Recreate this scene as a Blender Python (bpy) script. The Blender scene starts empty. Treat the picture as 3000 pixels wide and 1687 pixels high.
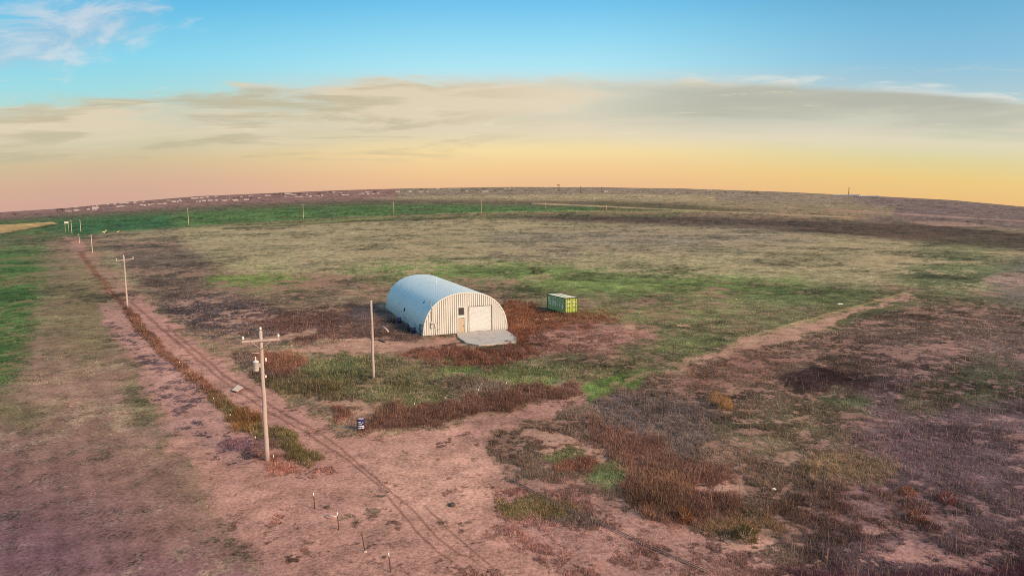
import bpy, bmesh, math, random
import numpy as np
from mathutils import Vector, Matrix

random.seed(11)
RNG = np.random.default_rng(7)
SC = bpy.context.scene
COL = SC.collection
R = math.radians

# ------------------------------------------------------------------ camera
H = 17.0                       # height of the drone above the field
W0, H0, FPX = 3000.0, 1687.0, 1900.0
PITCH = 6.8873                 # degrees below level
ROLL = 0.3056
cam_d = bpy.data.cameras.new('camera')
cam = bpy.data.objects.new('camera', cam_d)
COL.objects.link(cam)
cam_d.sensor_width = 36.0
cam_d.lens = 36.0 * FPX / W0
cam_d.clip_start = 0.5
cam_d.clip_end = 30000
cam.matrix_world = (Matrix.Translation((0, 0, H)) @ Matrix.Rotation(R(90 - PITCH), 4, 'X')
                    @ Matrix.Rotation(R(-ROLL), 4, 'Z'))
SC.camera = cam

# ------------------------------------------------------------------ exposure and render switches
SC.view_settings.view_transform = 'Standard'
SC.view_settings.look = 'None'
SC.view_settings.exposure = 0.0
SC.view_settings.gamma = 1.0
SC.cycles.use_denoising = False
SC.cycles.max_bounces = 4
SC.cycles.pixel_filter_type = 'BLACKMAN_HARRIS'
SC.cycles.filter_width = 0.95

def lin(c):
    return tuple((v / 255 / 12.92) if v / 255 <= 0.04045 else ((v / 255 + 0.055) / 1.055) ** 2.4 for v in c[:3])

# ------------------------------------------------------------------ node helpers
class NT:
    def __init__(self, tree):
        self.t = tree
    def n(self, typ, **kw):
        nd = self.t.nodes.new(typ)
        for k, v in kw.items():
            setattr(nd, k, v)
        return nd
    def set(self, sock, v):
        if hasattr(v, 'is_linked') or isinstance(v, bpy.types.NodeSocket):
            self.t.links.new(v, sock)
        elif v is not None:
            if isinstance(v, (tuple, list)) and len(v) == 3 and sock.type == 'RGBA':
                v = (*v, 1)
            sock.default_value = v
    def m(self, op, a, b=None, c=None, clamp=False):
        nd = self.n('ShaderNodeMath', operation=op, use_clamp=clamp)
        self.set(nd.inputs[0], a)
        if b is not None: self.set(nd.inputs[1], b)
        if c is not None: self.set(nd.inputs[2], c)
        return nd.outputs[0]
    def ss(self, x, lo, hi):
        nd = self.n('ShaderNodeMapRange', interpolation_type='SMOOTHSTEP')
        self.set(nd.inputs['Value'], x)
        self.set(nd.inputs['From Min'], lo); self.set(nd.inputs['From Max'], hi)
        return nd.outputs[0]
    def mix(self, f, a, b, bt='MIX'):
        nd = self.n('ShaderNodeMix', data_type='RGBA', blend_type=bt)
        self.set(nd.inputs[0], f); self.set(nd.inputs[6], a); self.set(nd.inputs[7], b)
        return nd.outputs[2]
    def ramp(self, f, stops, interp='LINEAR'):
        nd = self.n('ShaderNodeValToRGB')
        cr = nd.color_ramp; cr.interpolation = interp
        while len(cr.elements) > 1: cr.elements.remove(cr.elements[-1])
        for i, (p, c) in enumerate(stops):
            e = cr.elements[0] if i == 0 else cr.elements.new(p)
            e.position = p; e.color = (*c, 1)
        self.set(nd.inputs[0], f)
        return nd.outputs[0]
    def noise(self, vec, scale, detail=4, rough=0.55, dist=0.0):
        nd = self.n('ShaderNodeTexNoise')
        if vec is not None: self.set(nd.inputs['Vector'], vec)
        nd.inputs['Scale'].default_value = scale; nd.inputs['Detail'].default_value = detail
        nd.inputs['Roughness'].default_value = rough; nd.inputs['Distortion'].default_value = dist
        return nd.outputs[0]
    def xyz(self, x, y, z=0.0):
        nd = self.n('ShaderNodeCombineXYZ')
        self.set(nd.inputs[0], x); self.set(nd.inputs[1], y); self.set(nd.inputs[2], z)
        return nd.outputs[0]

# ------------------------------------------------------------------ sky (world) and sun
SUN_AZ, SUN_EL = 122.0, 30.0        # degrees clockwise from the view axis (+y), above the horizon
world = bpy.data.worlds.new('World')
SC.world = world
world.use_nodes = True
wt = world.node_tree
wt.nodes.clear()
w = NT(wt)
tc = w.n('ShaderNodeTexCoord')
sep = w.n('ShaderNodeSeparateXYZ')
wt.links.new(tc.outputs['Generated'], sep.inputs[0])
sx, sy, sz = sep.outputs
DEG = 180 / math.pi
az = w.m('MULTIPLY', w.m('ARCTAN2', sx, sy), DEG)                   # degrees, right positive
el0 = w.m('MULTIPLY', w.m('ARCSINE', sz), DEG)
azn = w.m('MINIMUM', w.m('ABSOLUTE', w.m('DIVIDE', az, 40.0)), 1.4)
lift = w.m('SUBTRACT', 2.0, w.m('MULTIPLY', w.m('MULTIPLY', azn, azn), 2.1))
el = w.m('SUBTRACT', el0, lift)                                     # degrees above the visible skyline
t = w.m('DIVIDE', el, 24.0)
def stops(rows):
    return [(max(0.0, e / 24.0), lin(c)) for e, c in rows]
rampL = w.ramp(t, stops([(0, (212, 168, 152)), (1.2, (214, 172, 148)), (3, (212, 188, 148)), (4.6, (206, 204, 170)), (6.2, (192, 218, 204)),
                         (8.2, (160, 222, 228)), (10.5, (138, 216, 238)), (14, (100, 192, 232)), (17, (70, 166, 216)), (24, (120, 176, 206))]))
rampC = w.ramp(t, stops([(0, (240, 190, 144)), (1.4, (246, 204, 146)), (3.2, (252, 224, 164)), (5, (238, 226, 192)), (7, (224, 224, 206)), (8.8, (206, 226, 222)),
                         (9.8, (180, 234, 246)), (12, (152, 222, 246)), (14.5, (120, 202, 242)), (17, (100, 184, 234)), (24, (128, 178, 208))]))
rampR = w.ramp(t, stops([(0, (240, 194, 128)), (1.5, (240, 206, 132)), (3.0, (226, 214, 160)), (5, (206, 214, 188)), (7.5, (176, 206, 214)), (10, (140, 196, 224)),
                         (13, (116, 184, 220)), (16, (92, 162, 206)), (24, (120, 170, 198))]))
fl = w.ss(az, -34.0, -2.0)
fr = w.ss(az, 4.0, 34.0)
sky = w.mix(fr, w.mix(fl, rampL, rampC), rampR)
# bands of thin cloud over the skyline
cv = w.xyz(w.m('MULTIPLY', az, 0.034), w.m('MULTIPLY', el, 0.30), 3.7)
cn = w.noise(cv, 1.6, 6, 0.52, 0.35)
cv2 = w.xyz(w.m('MULTIPLY', az, 0.075), w.m('MULTIPLY', el, 0.34), 9.1)
cn2 = w.noise(cv2, 2.0, 8, 0.56, 0.5)
droop = w.m('MULTIPLY', w.m('POWER', w.m('DIVIDE', w.m('ABSOLUTE', az), 38.0), 2.4), 2.1)
edge = w.m('SUBTRACT', w.m('ADD', 9.1, w.m('MULTIPLY', w.m('SUBTRACT', cn2, 0.5), 3.2)), droop)
band = w.m('MULTIPLY', w.ss(w.m('SUBTRACT', edge, el), -0.15, 0.7), w.ss(el, 2.6, 5.2))
cream = w.mix(w.ss(az, -20.0, 30.0), lin((226, 210, 180)), lin((238, 222, 196)))
sky = w.mix(w.m('MULTIPLY', band, w.ss(cn, 0.34, 0.62)), sky, cream)
# grey undersides
gm = w.m('MULTIPLY', w.m('MULTIPLY', band, w.ss(cn, 0.60, 0.40)), 0.42)
gcol = w.mix(w.ss(az, -25.0, 25.0), lin((206, 192, 160)), lin((204, 204, 184)))
sky = w.mix(gm, sky, gcol)
# long grey slab on the right with a bright rim
slab_top = w.m('SUBTRACT', w.m('ADD', 9.3, w.m('MULTIPLY', w.m('SUBTRACT', cn2, 0.5), 1.6)), droop)
slab = w.m('MULTIPLY', w.ss(w.m('SUBTRACT', slab_top, el), 0.0, 0.9), w.ss(w.m('ADD', el, w.m('MULTIPLY', cn, 2.0)), 4.9, 7.0))
slab = w.m('MULTIPLY', slab, w.ss(az, 2.0, 20.0))
sky = w.mix(w.m('MULTIPLY', slab, 0.85), sky, w.mix(w.ss(cn, 0.35, 0.65), lin((184, 182, 166)), lin((204, 206, 188))))
rim = w.m('MULTIPLY', w.ss(w.m('SUBTRACT', slab_top, el), -0.35, 0.05), w.ss(w.m('SUBTRACT', slab_top, el), 0.75, 0.15))
rim = w.m('MULTIPLY', w.m('MULTIPLY', rim, w.ss(az, 9.0, 24.0)), w.ss(cn2, 0.38, 0.58))
sky = w.mix(w.m('MULTIPLY', rim, 0.7), sky, lin((236, 234, 224)))
# darker streaks low on the left
sn = w.noise(w.xyz(w.m('MULTIPLY', az, 0.045), w.m('MULTIPLY', el, 0.46), 12.4), 1.7, 8, 0.58, 0.4)
st = w.m('MULTIPLY', w.m('MULTIPLY', w.ss(sn, 0.47, 0.60), w.ss(el, 1.8, 3.4)), w.m('MULTIPLY', w.ss(w.m('SUBTRACT', edge, el), 0.0, 0.8), w.ss(az, 8.0, -16.0)))
sky = w.mix(w.m('MULTIPLY', st, 0.75), sky, lin((194, 182, 150)))
# pale wisps in the band
ws = w.noise(w.xyz(w.m('MULTIPLY', az, 0.12), w.m('MULTIPLY', el, 0.9), 1.3), 1.5, 8, 0.62, 0.8)
wm = w.m('MULTIPLY', w.m('MULTIPLY', w.ss(ws, 0.58, 0.72), w.ss(el, 2.8, 4.4)), w.ss(el, 10.0, 7.6))
sky = w.mix(w.m('MULTIPLY', wm, 0.55), sky, lin((240, 228, 194)))
# the broken cloud high on the left
ex = w.m('DIVIDE', w.m('SUBTRACT', az, -35.0), 7.6)
ey = w.m('DIVIDE', w.m('SUBTRACT', w.m('SUBTRACT', el, w.m('MULTIPLY', w.m('ADD', az, 35.0), 0.30)), 11.2), 1.9)
ed = w.m('SQRT', w.m('ADD', w.m('MULTIPLY', ex, ex), w.m('MULTIPLY', ey, ey)))
un = w.noise(w.xyz(w.m('MULTIPLY', az, 0.15), w.m('SUBTRACT', w.m('MULTIPLY', el, 0.34), w.m('MULTIPLY', az, 0.07)), 5.5), 1.3, 9, 0.58, 0.5)
um = w.ss(w.m('SUBTRACT', un, w.m('MULTIPLY', ed, 0.26)), 0.14, 0.44)
sky = w.mix(w.m('MULTIPLY', um, 0.56), sky, w.mix(w.ss(un, 0.42, 0.62), lin((172, 190, 214)), lin((238, 226, 226))))
# physical sky underneath, for the light from the rest of the dome
nis = w.n('ShaderNodeTexSky', sky_type='NISHITA', sun_disc=False, sun_elevation=R(SUN_EL), sun_rotation=R(SUN_AZ), altitude=900.0, air_density=1.0, dust_density=2.0)
nsk = w.mix(1.0, nis.outputs[0], (0.09, 0.09, 0.09), 'MULTIPLY')
# warm glow round the low sun, behind the view, added to light the ground
gd = w.m('COSINE', w.m('MULTIPLY', w.m('SUBTRACT', az, SUN_AZ), math.pi / 180))
glow = w.m('MULTIPLY', w.ss(gd, 0.05, 1.0), w.ss(el0, 55.0, 2.0))
sky = w.mix(glow, sky, (1.9, 1.15, .55))
bg = w.n('ShaderNodeBackground')
w.set(bg.inputs['Color'], w.mix(0.06, sky, nsk))
bg.inputs['Strength'].default_value = 1.0
wo = w.n('ShaderNodeOutputWorld')
wt.links.new(bg.outputs[0], wo.inputs[0])

sun_d = bpy.data.lights.new('sun', 'SUN')
sun_d.energy = 4.5
sun_d.angle = R(12.0)
sun_d.color = (1.0, 0.76, 0.52)
sun = bpy.data.objects.new('sun', sun_d)
COL.objects.link(sun)
sd = Vector((math.sin(R(SUN_AZ)) * math.cos(R(SUN_EL)), math.cos(R(SUN_AZ)) * math.cos(R(SUN_EL)), math.sin(R(SUN_EL))))
sun.rotation_euler = sd.to_track_quat('Z', 'Y').to_euler()

# ------------------------------------------------------------------ pixel <-> ground
AL, RO = R(PITCH), R(ROLL)
def ray(px, py):
    u = (px - W0 / 2) / FPX; v = -(py - H0 / 2) / FPX
    c, s = math.cos(RO), math.sin(RO)
    u, v = u * c + v * s, -u * s + v * c
    return np.array([u, math.cos(AL) + v * math.sin(AL), -math.sin(AL) + v * math.cos(AL)])
def proj(x, y, z):
    z = z - H
    f = y * math.cos(AL) - z * math.sin(AL); v = (y * math.sin(AL) + z * math.cos(AL)) / f; u = x / f
    c, s = math.cos(RO), math.sin(RO)
    u, v = u * c - v * s, u * s + v * c
    return W0 / 2 + u * FPX, H0 / 2 - v * FPX
def at(px, py, z=0.0):
    d = ray(px, py); k = (z - H) / d[2]
    return Vector((d[0] * k, d[1] * k, z))

# the far land swells gently: elevation of its skyline per azimuth
HX = [-400, 0, 194, 388, 582, 776, 1000, 1200, 1500, 1750, 2000, 2303, 2600, 2790, 3000, 3400]
HY = [632, 622, 610, 590.5, 575, 566.8, 557.5, 552, 548, 549, 552.6, 562.6, 577, 586.5, 606, 620]
_a, _e = [], []
for _x, _y in zip(HX, HY):
    d = ray(_x, _y)
    _a.append(math.atan2(d[0], d[1])); _e.append(math.atan2(d[2], math.hypot(d[0], d[1])))
_a = [-3.2, -0.95] + _a + [0.95, 3.2]; _e = [0.0, 0.0] + _e + [0.0, 0.0]
RFAR = 2600.0
def sstep(x, a, b):
    q = np.clip((x - a) / (b - a), 0, 1)
    return q * q * (3 - 2 * q)
def terrain(x, y):
    x = np.asarray(x, float); y = np.asarray(y, float)
    r = np.maximum(np.hypot(x, y), 1e-3); a = np.arctan2(x, y)
    e = np.interp(a, _a, _e)
    s = np.clip((np.log(r) - math.log(150.0)) / (math.log(RFAR) - math.log(150.0)), 0, 1)
    s = s ** 1.5
    th = -np.arctan(H / r) * (1 - sstep(r, RFAR * 0.45, RFAR)) + e * s
    z = H + r * np.tan(th)
    z = np.where(r < 150, 0.0, z)
    return np.where(r > RFAR, H + RFAR * np.tan(e) - (r - RFAR) * 0.06, z)
def ground(px, py):
    """point of the ground under a picture point, on the swell too"""
    d = ray(px, py); hl = math.hypot(d[0], d[1])
    lo, hi = 20.0, RFAR
    for r in np.geomspace(20, RFAR, 400):
        k = r / hl
        if H + d[2] * k <= terrain(d[0] * k, d[1] * k): hi = r; break
        lo = r
    for _ in range(40):
        mid = (lo + hi) / 2; k = mid / hl
        if H + d[2] * k <= terrain(d[0] * k, d[1] * k): hi = mid
        else: lo = mid
    k = hi / hl
    return Vector((d[0] * k, d[1] * k, float(terrain(d[0] * k, d[1] * k))))

# ------------------------------------------------------------------ noise for maps
def vnoise(x, y, seed=0):
    xi = np.floor(x).astype(np.int64); yi = np.floor(y).astype(np.int64)
    fx = x - xi; fy = y - yi
    fx = fx * fx * (3 - 2 * fx); fy = fy * fy * (3 - 2 * fy)
    def h(i, j):
        n = (i * 374761393 + j * 668265263 + seed * 974711) & 0xffffffff
        n = ((n ^ (n >> 13)) * 1274126177) & 0xffffffff
        return ((n ^ (n >> 16)) & 0xffff) / 65535.0
    return (h(xi, yi) * (1 - fx) + h(xi + 1, yi) * fx) * (1 - fy) + (h(xi, yi + 1) * (1 - fx) + h(xi + 1, yi + 1) * fx) * fy
def fbm(x, y, seed=0, octv=4, g=0.55):
    s = 0; a = 1; tot = 0
    for k in range(octv):
        s = s + a * vnoise(x * 2 ** k + 17.3 * k, y * 2 ** k - 9.1 * k, seed + k); tot += a; a *= g
    return s / tot

# ------------------------------------------------------------------ ground cover map (what grows where)
DK = W0 / 2576.0
def E(cx, cy, rx, ry, n=14):
    return [(cx + rx * math.cos(2 * math.pi * k / n), cy + ry * math.sin(2 * math.pi * k / n)) for k in range(n)]
def PATH(pts, wd):
    return ('path', pts, wd)
# each entry: outline, softness, soil colour, plant colour, plant cover, plant height, strength
COVER = [
 ([(-300,480),(1000,440),(1000,505),(520,520),(0,555),(-300,575)], 5, (150,112,106), (124,92,86), .6, 0, 1),
 ([(1000,440),(3000,450),(3000,600),(2000,520),(1500,505),(1000,500)], 6, (150,130,112), (122,106,90), .6, 0, 1),
 ([(2150,470),(3000,500),(3000,640),(2200,565)], 60, (122,100,100), (98,80,82), .7, 0, .9),
 ([(920,498),(1150,492),(1500,488),(1800,492),(1800,512),(1450,506),(1200,506),(1000,502)], 3, (165,145,112), (150,132,100), .5, 0, .9),
 ([(1500,500),(1800,505),(2250,520),(2250,545),(1800,530)], 8, (150,130,104), (128,112,84), .6, 0, .8),
 ([(-300,575),(0,552),(345,533),(600,516),(910,506),(1200,508),(1500,513),(1700,520),(1800,527),(1500,532),(1200,537),(900,546),(600,563),(400,577),(250,588),(180,600),(0,610),(-300,630)], 4, (88,92,58), (72,98,50), .85, .1, 1),
 (PATH([(-100,558),(0,553),(345,535),(600,519),(910,508),(1200,509),(1500,514),(1750,522)], 14), 8, (112,92,78), (94,82,66), .6, 0, .8),
 ([(100,562),(420,540),(440,575),(180,594)], 20, (60,88,58), (44,86,50), .9, .1, .85),
 ([(-60,566),(0,565),(133,558),(143,562),(110,568),(0,587),(-60,595)], 1.2, (192,156,106), (180,146,96), .4, 0, 1),
 (PATH([(-60,597),(0,589),(110,570),(150,564)], 4), 3, (70,62,36), (64,56,30), .9, 0, .8),
 ([(250,592),(500,574),(900,552),(1300,547),(1700,552),(2100,556),(2576,580),(3000,610),(3000,760),(2300,720),(1500,690),(600,690),(300,720)], 12, (172,152,120), (128,116,86), .6, .12, 1),
 ([(600,566),(900,548),(1300,540),(1700,538),(1700,548),(1300,548),(900,558)], 4, (120,110,70), (86,90,52), .8, .1, .9),
 (PATH([(560,576),(900,556),(1150,549)], 3), 2, (80,66,48), (70,58,42), .9, .1, .9),
 ([(1250,546),(1500,541),(1900,548),(2300,560),(2576,585),(3000,600),(3000,660),(2450,622),(2000,584),(1700,568),(1400,556)], 9, (92,70,60), (68,52,46), .8, .15, .95),
 ([(1500,505),(1720,516),(1950,532),(1720,532),(1500,533)], 5, (104,90,62), (82,74,50), .8, .1, .8),
 (PATH([(1340,512),(1700,527),(1900,537),(2150,547)], 3), 1.5, (178,156,122), (160,140,104), .1, 0, .9),
 (PATH([(1100,538),(1300,534),(1500,531),(1760,532)], 2.5), 1.5, (150,146,90), (130,132,76), .3, 0, .8),
 (PATH([(450,577),(760,562),(980,545)], 2.5), 1.5, (130,138,80), (110,124,64), .3, 0, .7),
 (PATH([(2080,527),(2300,540),(2650,562)], 3), 1.5, (172,134,122), (150,112,104), .1, 0, .9),
 ([(2290,558),(2400,558),(2510,570),(2350,568)], 2, (160,128,116), (140,108,100), .3, 0, .9),
 ([(240,600),(440,600),(600,700),(720,800),(500,830),(330,700)], 25, (146,114,100), (86,70,62), .75, .25, .9),
 ([(380,760),(520,740),(760,790),(870,830),(700,860),(480,840)], 20, (158,124,110), (66,54,56), .78, .35, .95),
 (E(650,702,130,26), 22, None, (104,122,54), .85, .15, .9),
 (E(1180,682,330,26), 24, None, (92,112,52), .8, .15, .85),
 (E(1650,718,380,36), 30, None, (92,112,54), .8, .15, .85),
 (E(2040,748,200,30), 24, None, (84,108,56), .85, .15, .8),
 (E(2430,690,180,70), 50, None, (72,84,52), .85, .2, .8),
 (E(2600,810,120,160), 60, (110,96,92), (82,74,74), .85, .3, .8),
 (E(2545,705,70,14), 10, (150,118,106), (136,110,100), .5, .2, .9),
 (E(1340,640,120,16), 14, None, (104,84,80), .7, .1, .6),
 (E(1640,600,420,26), 30, (150,130,116), (112,100,92), .6, .1, .6),
 ([(1300,780),(2300,740),(2800,800),(2800,1000),(1900,1000),(1600,930),(1300,900)], 40, (140,114,94), (90,88,60), .82, .3, .9),
 (E(2270,850,230,70), 50, None, (78,92,52), .88, .25, .85),
 (E(2000,880,150,40), 30, None, (88,92,58), .85, .25, .7),
 (E(1750,860,120,26), 22, None, (88,96,58), .85, .25, .7),
 (E(1900,1060,200,60), 40, None, (86,90,58), .85, .3, .6),
 (E(2250,1080,160,60), 50, None, (84,88,62), .85, .3, .6),
 (E(1560,790,300,24), 20, None, (98,100,58), .7, .2, .7),
 # around the arched barn
 ([(600,800),(860,770),(960,770),(1060,840),(1060,875),(900,862),(760,862)], 14, (150,116,102), (86,62,58), .82, .5, .9),
 ([(860,765),(960,765),(1060,845),(1060,860),(940,855),(850,810)], 8, (110,80,70), (88,66,60), .95, .32, .9),
 ([(873,764),(950,760),(962,800),(878,810)], 4, (90,72,70), (70,60,62), .97, .4, .9),  # cast shadow of the barn, painted into the soil and plant colours
 ([(1265,765),(1340,770),(1420,790),(1520,805),(1480,850),(1340,865),(1265,850)], 10, (140,92,76), (118,74,56), .9, .6, .9),
 (E(1302,800,34,48), 10, (140,86,66), (126,84,62), .88, .85, .95),
 (E(1320,850,34,22), 10, (140,86,66), (124,76,58), .93, .8, .95),
 (E(1460,800,110,20), 12, (130,90,74), (108,74,52), .95, .6, .85),
 ([(1320,845),(1420,815),(1600,820),(1660,850),(1500,895),(1360,890)], 18, (172,126,114), (112,76, 68), .42, .3, .9),
 (E(1590,828,26,6), 3, (190,150,128), None, .05, 0, .95),
 (E(1715,824,30,5), 3, (190,150,128), None, .05, 0, .9),
 (PATH([(540,905),(640,900),(760,885),(880,876),(960,872),(1060,868),(1150,864)], 24), 6, (180,138,122), (130,92,80), .08, 0, 1),
 (PATH([(600,868),(700,850),(790,833)], 12), 5, (176,136,118), (120,90,76), .12, 0, .95),
 (E(925,866,60,13), 5, (186,144,124), None, .05, 0, 1),
 (E(620,800,80,14), 10, (172,134,118), None, .3, .3, .8),
 ([(975,892),(1060,874),(1160,870),(1300,874),(1375,866),(1350,892),(1280,912),(1150,916),(1050,906)], 6, (140,84,72), (110,76,64), .86, .55, 1),
 ([(590,885),(760,893),(960,893),(1150,916),(1400,905),(1640,900),(1640,930),(1470,985),(1200,1020),(950,1040),(830,1010),(690,990),(640,950)], 9, (150,122,100), (86,82,58), .84, .4, .95),
 ([(580,885),(690,895),(780,930),(850,990),(800,1003),(690,985),(645,950)], 8, (110,86,80), (68,56,54), .95, .7, .95),
 (E(700,915,60,24), 10, None, (112,74,58), 1, .8, .8),
 (E(850,935,90,36), 20, None, (62,74,44), .95, .5, .85),
 (E(760,975,110,26), 12, None, (76,74,46), .95, .7, .8),
 (E(1140,930,46,18), 14, None, (92,112,56), .95, .3, .85),
 (E(1290,940,130,26), 18, None, (80,94,52), .9, .35, .8),
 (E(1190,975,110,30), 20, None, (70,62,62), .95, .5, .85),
 (E(1020,985,110,34), 20, (150,130,104), (84,82,52), .75, .35, .8),
 ([(870,1045),(1000,1030),(1200,1000),(1330,972),(1460,955),(1478,990),(1300,1022),(1100,1060),(980,1078),(890,1095)], 6, (130,90,78), (98,70,62), .93, .6, .95),
 ([(800,1012),(900,1000),(965,1032),(900,1066),(840,1062)], 8, (176,136,118), (110,84,70), .2, .3, .95),
 (E(845,1040,26,20), 8, (130,90,78), (100,66,58), .8, .5, .8),
 ([(1470,982),(1530,940),(1640,930),(1650,955),(1560,1000),(1480,1012)], 10, (110,112,70), (88,108,52), .95, .25, .95),
 ([(160,597),(195,597),(330,730),(420,810),(560,900),(650,960),(760,1040),(850,1100),(900,1092),(1000,1092),(1200,1052),(1460,992),(1480,1006),(1250,1105),(1228,1150),(1300,1240),(1250,1300),(1500,1330),(1700,1449),(1700,1550),(700,1550),(500,1200),(400,1080),(330,920),(250,760)], 7, (180,134,122), (116,82,72), .1, .15, 1),
 (E(1110,1200,190,110), 80, (198,151,135), None, .04, .1, .8),
 ([(1650,936),(1750,897),(1900,847),(2150,776),(2288,736),(2296,744),(2150,792),(1950,872),(1800,917),(1680,942)], 4, (184,142,124), (130,104,84), .1, .1, .95),
 (PATH([(1440,1005),(1560,962),(1680,922),(1800,880),(1920,842),(2060,800),(2180,766),(2280,740)], 10), 5, (170,140,112), None, .3, .1, .55),
 (PATH([(1900,842),(2100,785),(2290,733)], 4), 2, (170,142,104), (150,128,90), .3, .1, .7),
 # cropped field on the left
 ([(-400,612),(150,600),(240,760),(330,930),(420,1120),(560,1300),(700,1550),(-400,1550)], 40, (148,116,102), (124,102,82), .5, .07, 1),
 ([(-400,600),(110,606),(140,700),(110,800),(70,900),(20,970),(-400,1020)], 55, (120,112,78), (54,88,38), .78, .12, .95),
 (E(210,790,90,150), 60, (132,116,88), (106,98,68), .6, .1, .8),
 (E(40,1040,110,40), 30, (100,100,66), (72,76,46), .8, .1, .7),
 (E(350,1000,40,90), 25, (130,112,88), (98,90,64), .6, .1, .7),
 (E(180,980,120,80), 50, (158,122,108), (138,110,92), .4, .08, .7),
 ([(-400,1060),(300,1120),(620,1400),(620,1650),(-400,1650)], 90, (148,111,102), (132,103,93), .5, .06, .95),
 (E(20,1390,300,170), 170, (114,84,94), (96,72,80), .4, .06, .8),
 (E(430,1449,220,60), 60, (128,92,100), None, .35, .06, .7),
 ([(240,760),(300,775),(420,900),(520,1000),(600,1085),(660,1150),(620,1190),(450,1090),(370,960)], 10, (178,134,124), (92,70,72), .34, .15, .95),
 # weeds on the berm beside the track
 (PATH([(205,640),(260,710),(320,782),(400,876)], 12), 5, (128,86,72), (110,72,56), .8, .4, .95),
 (PATH([(320,782),(400,876),(470,937),(540,997)], 24), 5, (128,86,72), (104,72,58), .93, .5, 1),
 (PATH([(540,997),(600,1050),(680,1112)], 34), 6, (110,86,64), (92,72,52), .93, .5, 1),
 ([(560,1012),(640,1050),(720,1085),(806,1152),(780,1166),(690,1125),(600,1080)], 6, (110,90,66), (74,68,40), .97, .5, .95),
 (E(625,1060,40,20), 10, None, (116,78,46), .97, .7, .85),
 (E(612,1120,74,24), 12, (150,108,106), (88,62,66), .62, .3, .9),
 (E(690,1165,60,24), 14, (160,110,96), (124,76,62), .55, .3, .9),
 (E(790,1190,70,16), 10, None, (110,72,64), .42, .2, .8),
 (E(860,1300,50,20), 14, None, (100,84,72), .42, .2, .8),
 (E(950,1255,40,40), 14, None, (102,84,74), .4, .2, .8),
 # rough ground on the right
 ([(1250,1106),(1480,1012),(1650,942),(1900,882),(2300,762),(3000,800),(3000,1650),(2000,1650),(1700,1440),(1500,1330),(1280,1290),(1290,1230),(1228,1150)], 14, (156,120,106), (88,72,62), .74, .4, 1),
 ([(2200,900),(3000,850),(3000,1650),(2000,1650),(2080,1200)], 130, (146,112,112), (84,66,72), .74, .4, .9),
 ([(1680,940),(1900,882),(2050,900),(1900,970),(1720,985)], 18, (150,106,96), (102,76,64), .78, .35, .8),
 (E(2080,955,120,26), 14, (70,46,46), (54,36,38), .9, .3, .9),
 (E(2130,1010,70,20), 26, None, (84,98,62), .9, .25, .75),
 (E(2470,960,110,60), 40, None, (78,82,58), .9, .35, .8),
 (E(2330,1000,70,40), 20, None, (84,80,54), .9, .35, .7),
 ([(1480,1012),(1640,985),(1790,1010),(1850,1080),(1700,1150),(1560,1100)], 18, (120,100,92), (80,70,70), .85, .5, .9),
 (E(1960,1080,170,60), 40, None, (94,86,66), .8, .35, .8),
 (E(2130,1180,120,46), 30, None, (94,82,56), .92, .5, .8),
 (E(2080,1040,160,14), 10, (150,122,96), None, .55, .3, .6),
 ([(1310,1096),(1400,1086),(1500,1110),(1572,1150),(1500,1170),(1400,1140)], 7, (184,142,126), (110,82,70), .24, .25, .95),
 ([(1490,1062),(1620,1080),(1720,1150),(1860,1200),(1840,1300),(1700,1345),(1600,1310),(1550,1200)], 14, (140,96,84), (104,76,68), .88, .7, .9),
 (E(1660,1250,70,70), 24, None, (112,84,64), .9, .8, .7),
 (E(1420,1145,60,16), 8, None, (68,76,46), .95, .35, .9),
 (E(1430,1172,60,18), 8, None, (108,66,54), .9, .5, .8),
 (E(1540,1192,56,28), 16, None, (70,86,48), .9, .35, .8),
 ([(1240,1225),(1400,1210),(1520,1240),(1580,1300),(1720,1330),(1900,1400),(2120,1460),(2120,1650),(1500,1500),(1240,1320)], 16, (174,130,120), (112,80,74), .4, .3, .95),
 (E(1350,1275,116,28), 10, None, (84,78,42), .9, .3, .9),
 (E(1440,1305,70,22), 10, None, (70,62,56), .85, .3, .85),
 (E(1300,1240,60,20), 10, None, (98,66,58), .6, .25, .85),
 (E(1800,1236,64,14), 6, (188,146,130), None, .15, .2, .9),
 (E(1900,1300,44,10), 6, (188,146,130), None, .2, .2, .9),
 (E(1880,1375,84,18), 8, (190,146,132), None, .15, .2, .9),
 (E(2300,1400,130,24), 10, (182,136,128), None, .25, .2, .9),
 (E(2220,1330,50,14), 8, (180,136,128), None, .3, .2, .8),
 (E(2500,1415,120,22), 10, (170,126,124), None, .35, .2, .8),
 (E(1870,1330,110,40), 20, None, (96,76,50), .8, .5, .7),
 (E(2160,1290,200,50), 40, None, (108,76,66), .85, .6, .6),
 ([(1980,1425),(2200,1440),(2800,1400),(2800,1550),(1980,1550)], 14, (110,70,80), (76,44,56), .9, .4, .85),
 # faint trails through the rough ground
 (PATH([(1805,1077),(1839,1063),(1902,1065),(1985,1056),(2030,1046),(2093,1039)], 3), 2.5, (178,150,120), None, .15, .1, .7),
 (PATH([(1560,1085),(1640,1092),(1720,1098),(1800,1092)], 3), 2.5, (170,134,112), None, .2, .1, .6),
 (PATH([(1950,900),(2040,905),(2100,930),(2180,965)], 3), 2.5, (166,120,108), None, .2, .1, .6),
 (PATH([(1380,905),(1440,898),(1490,890)], 3), 2, (186,146,122), None, .1, .1, .7),
 # wheel ruts
 (PATH([(330,760),(480,890),(560,958),(650,1018),(760,1082),(870,1152),(950,1215),(1012,1292),(1053,1341),(1102,1386),(1150,1420)], 4.5), 2, (120,80,71), None, .08, 0, .75),
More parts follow.
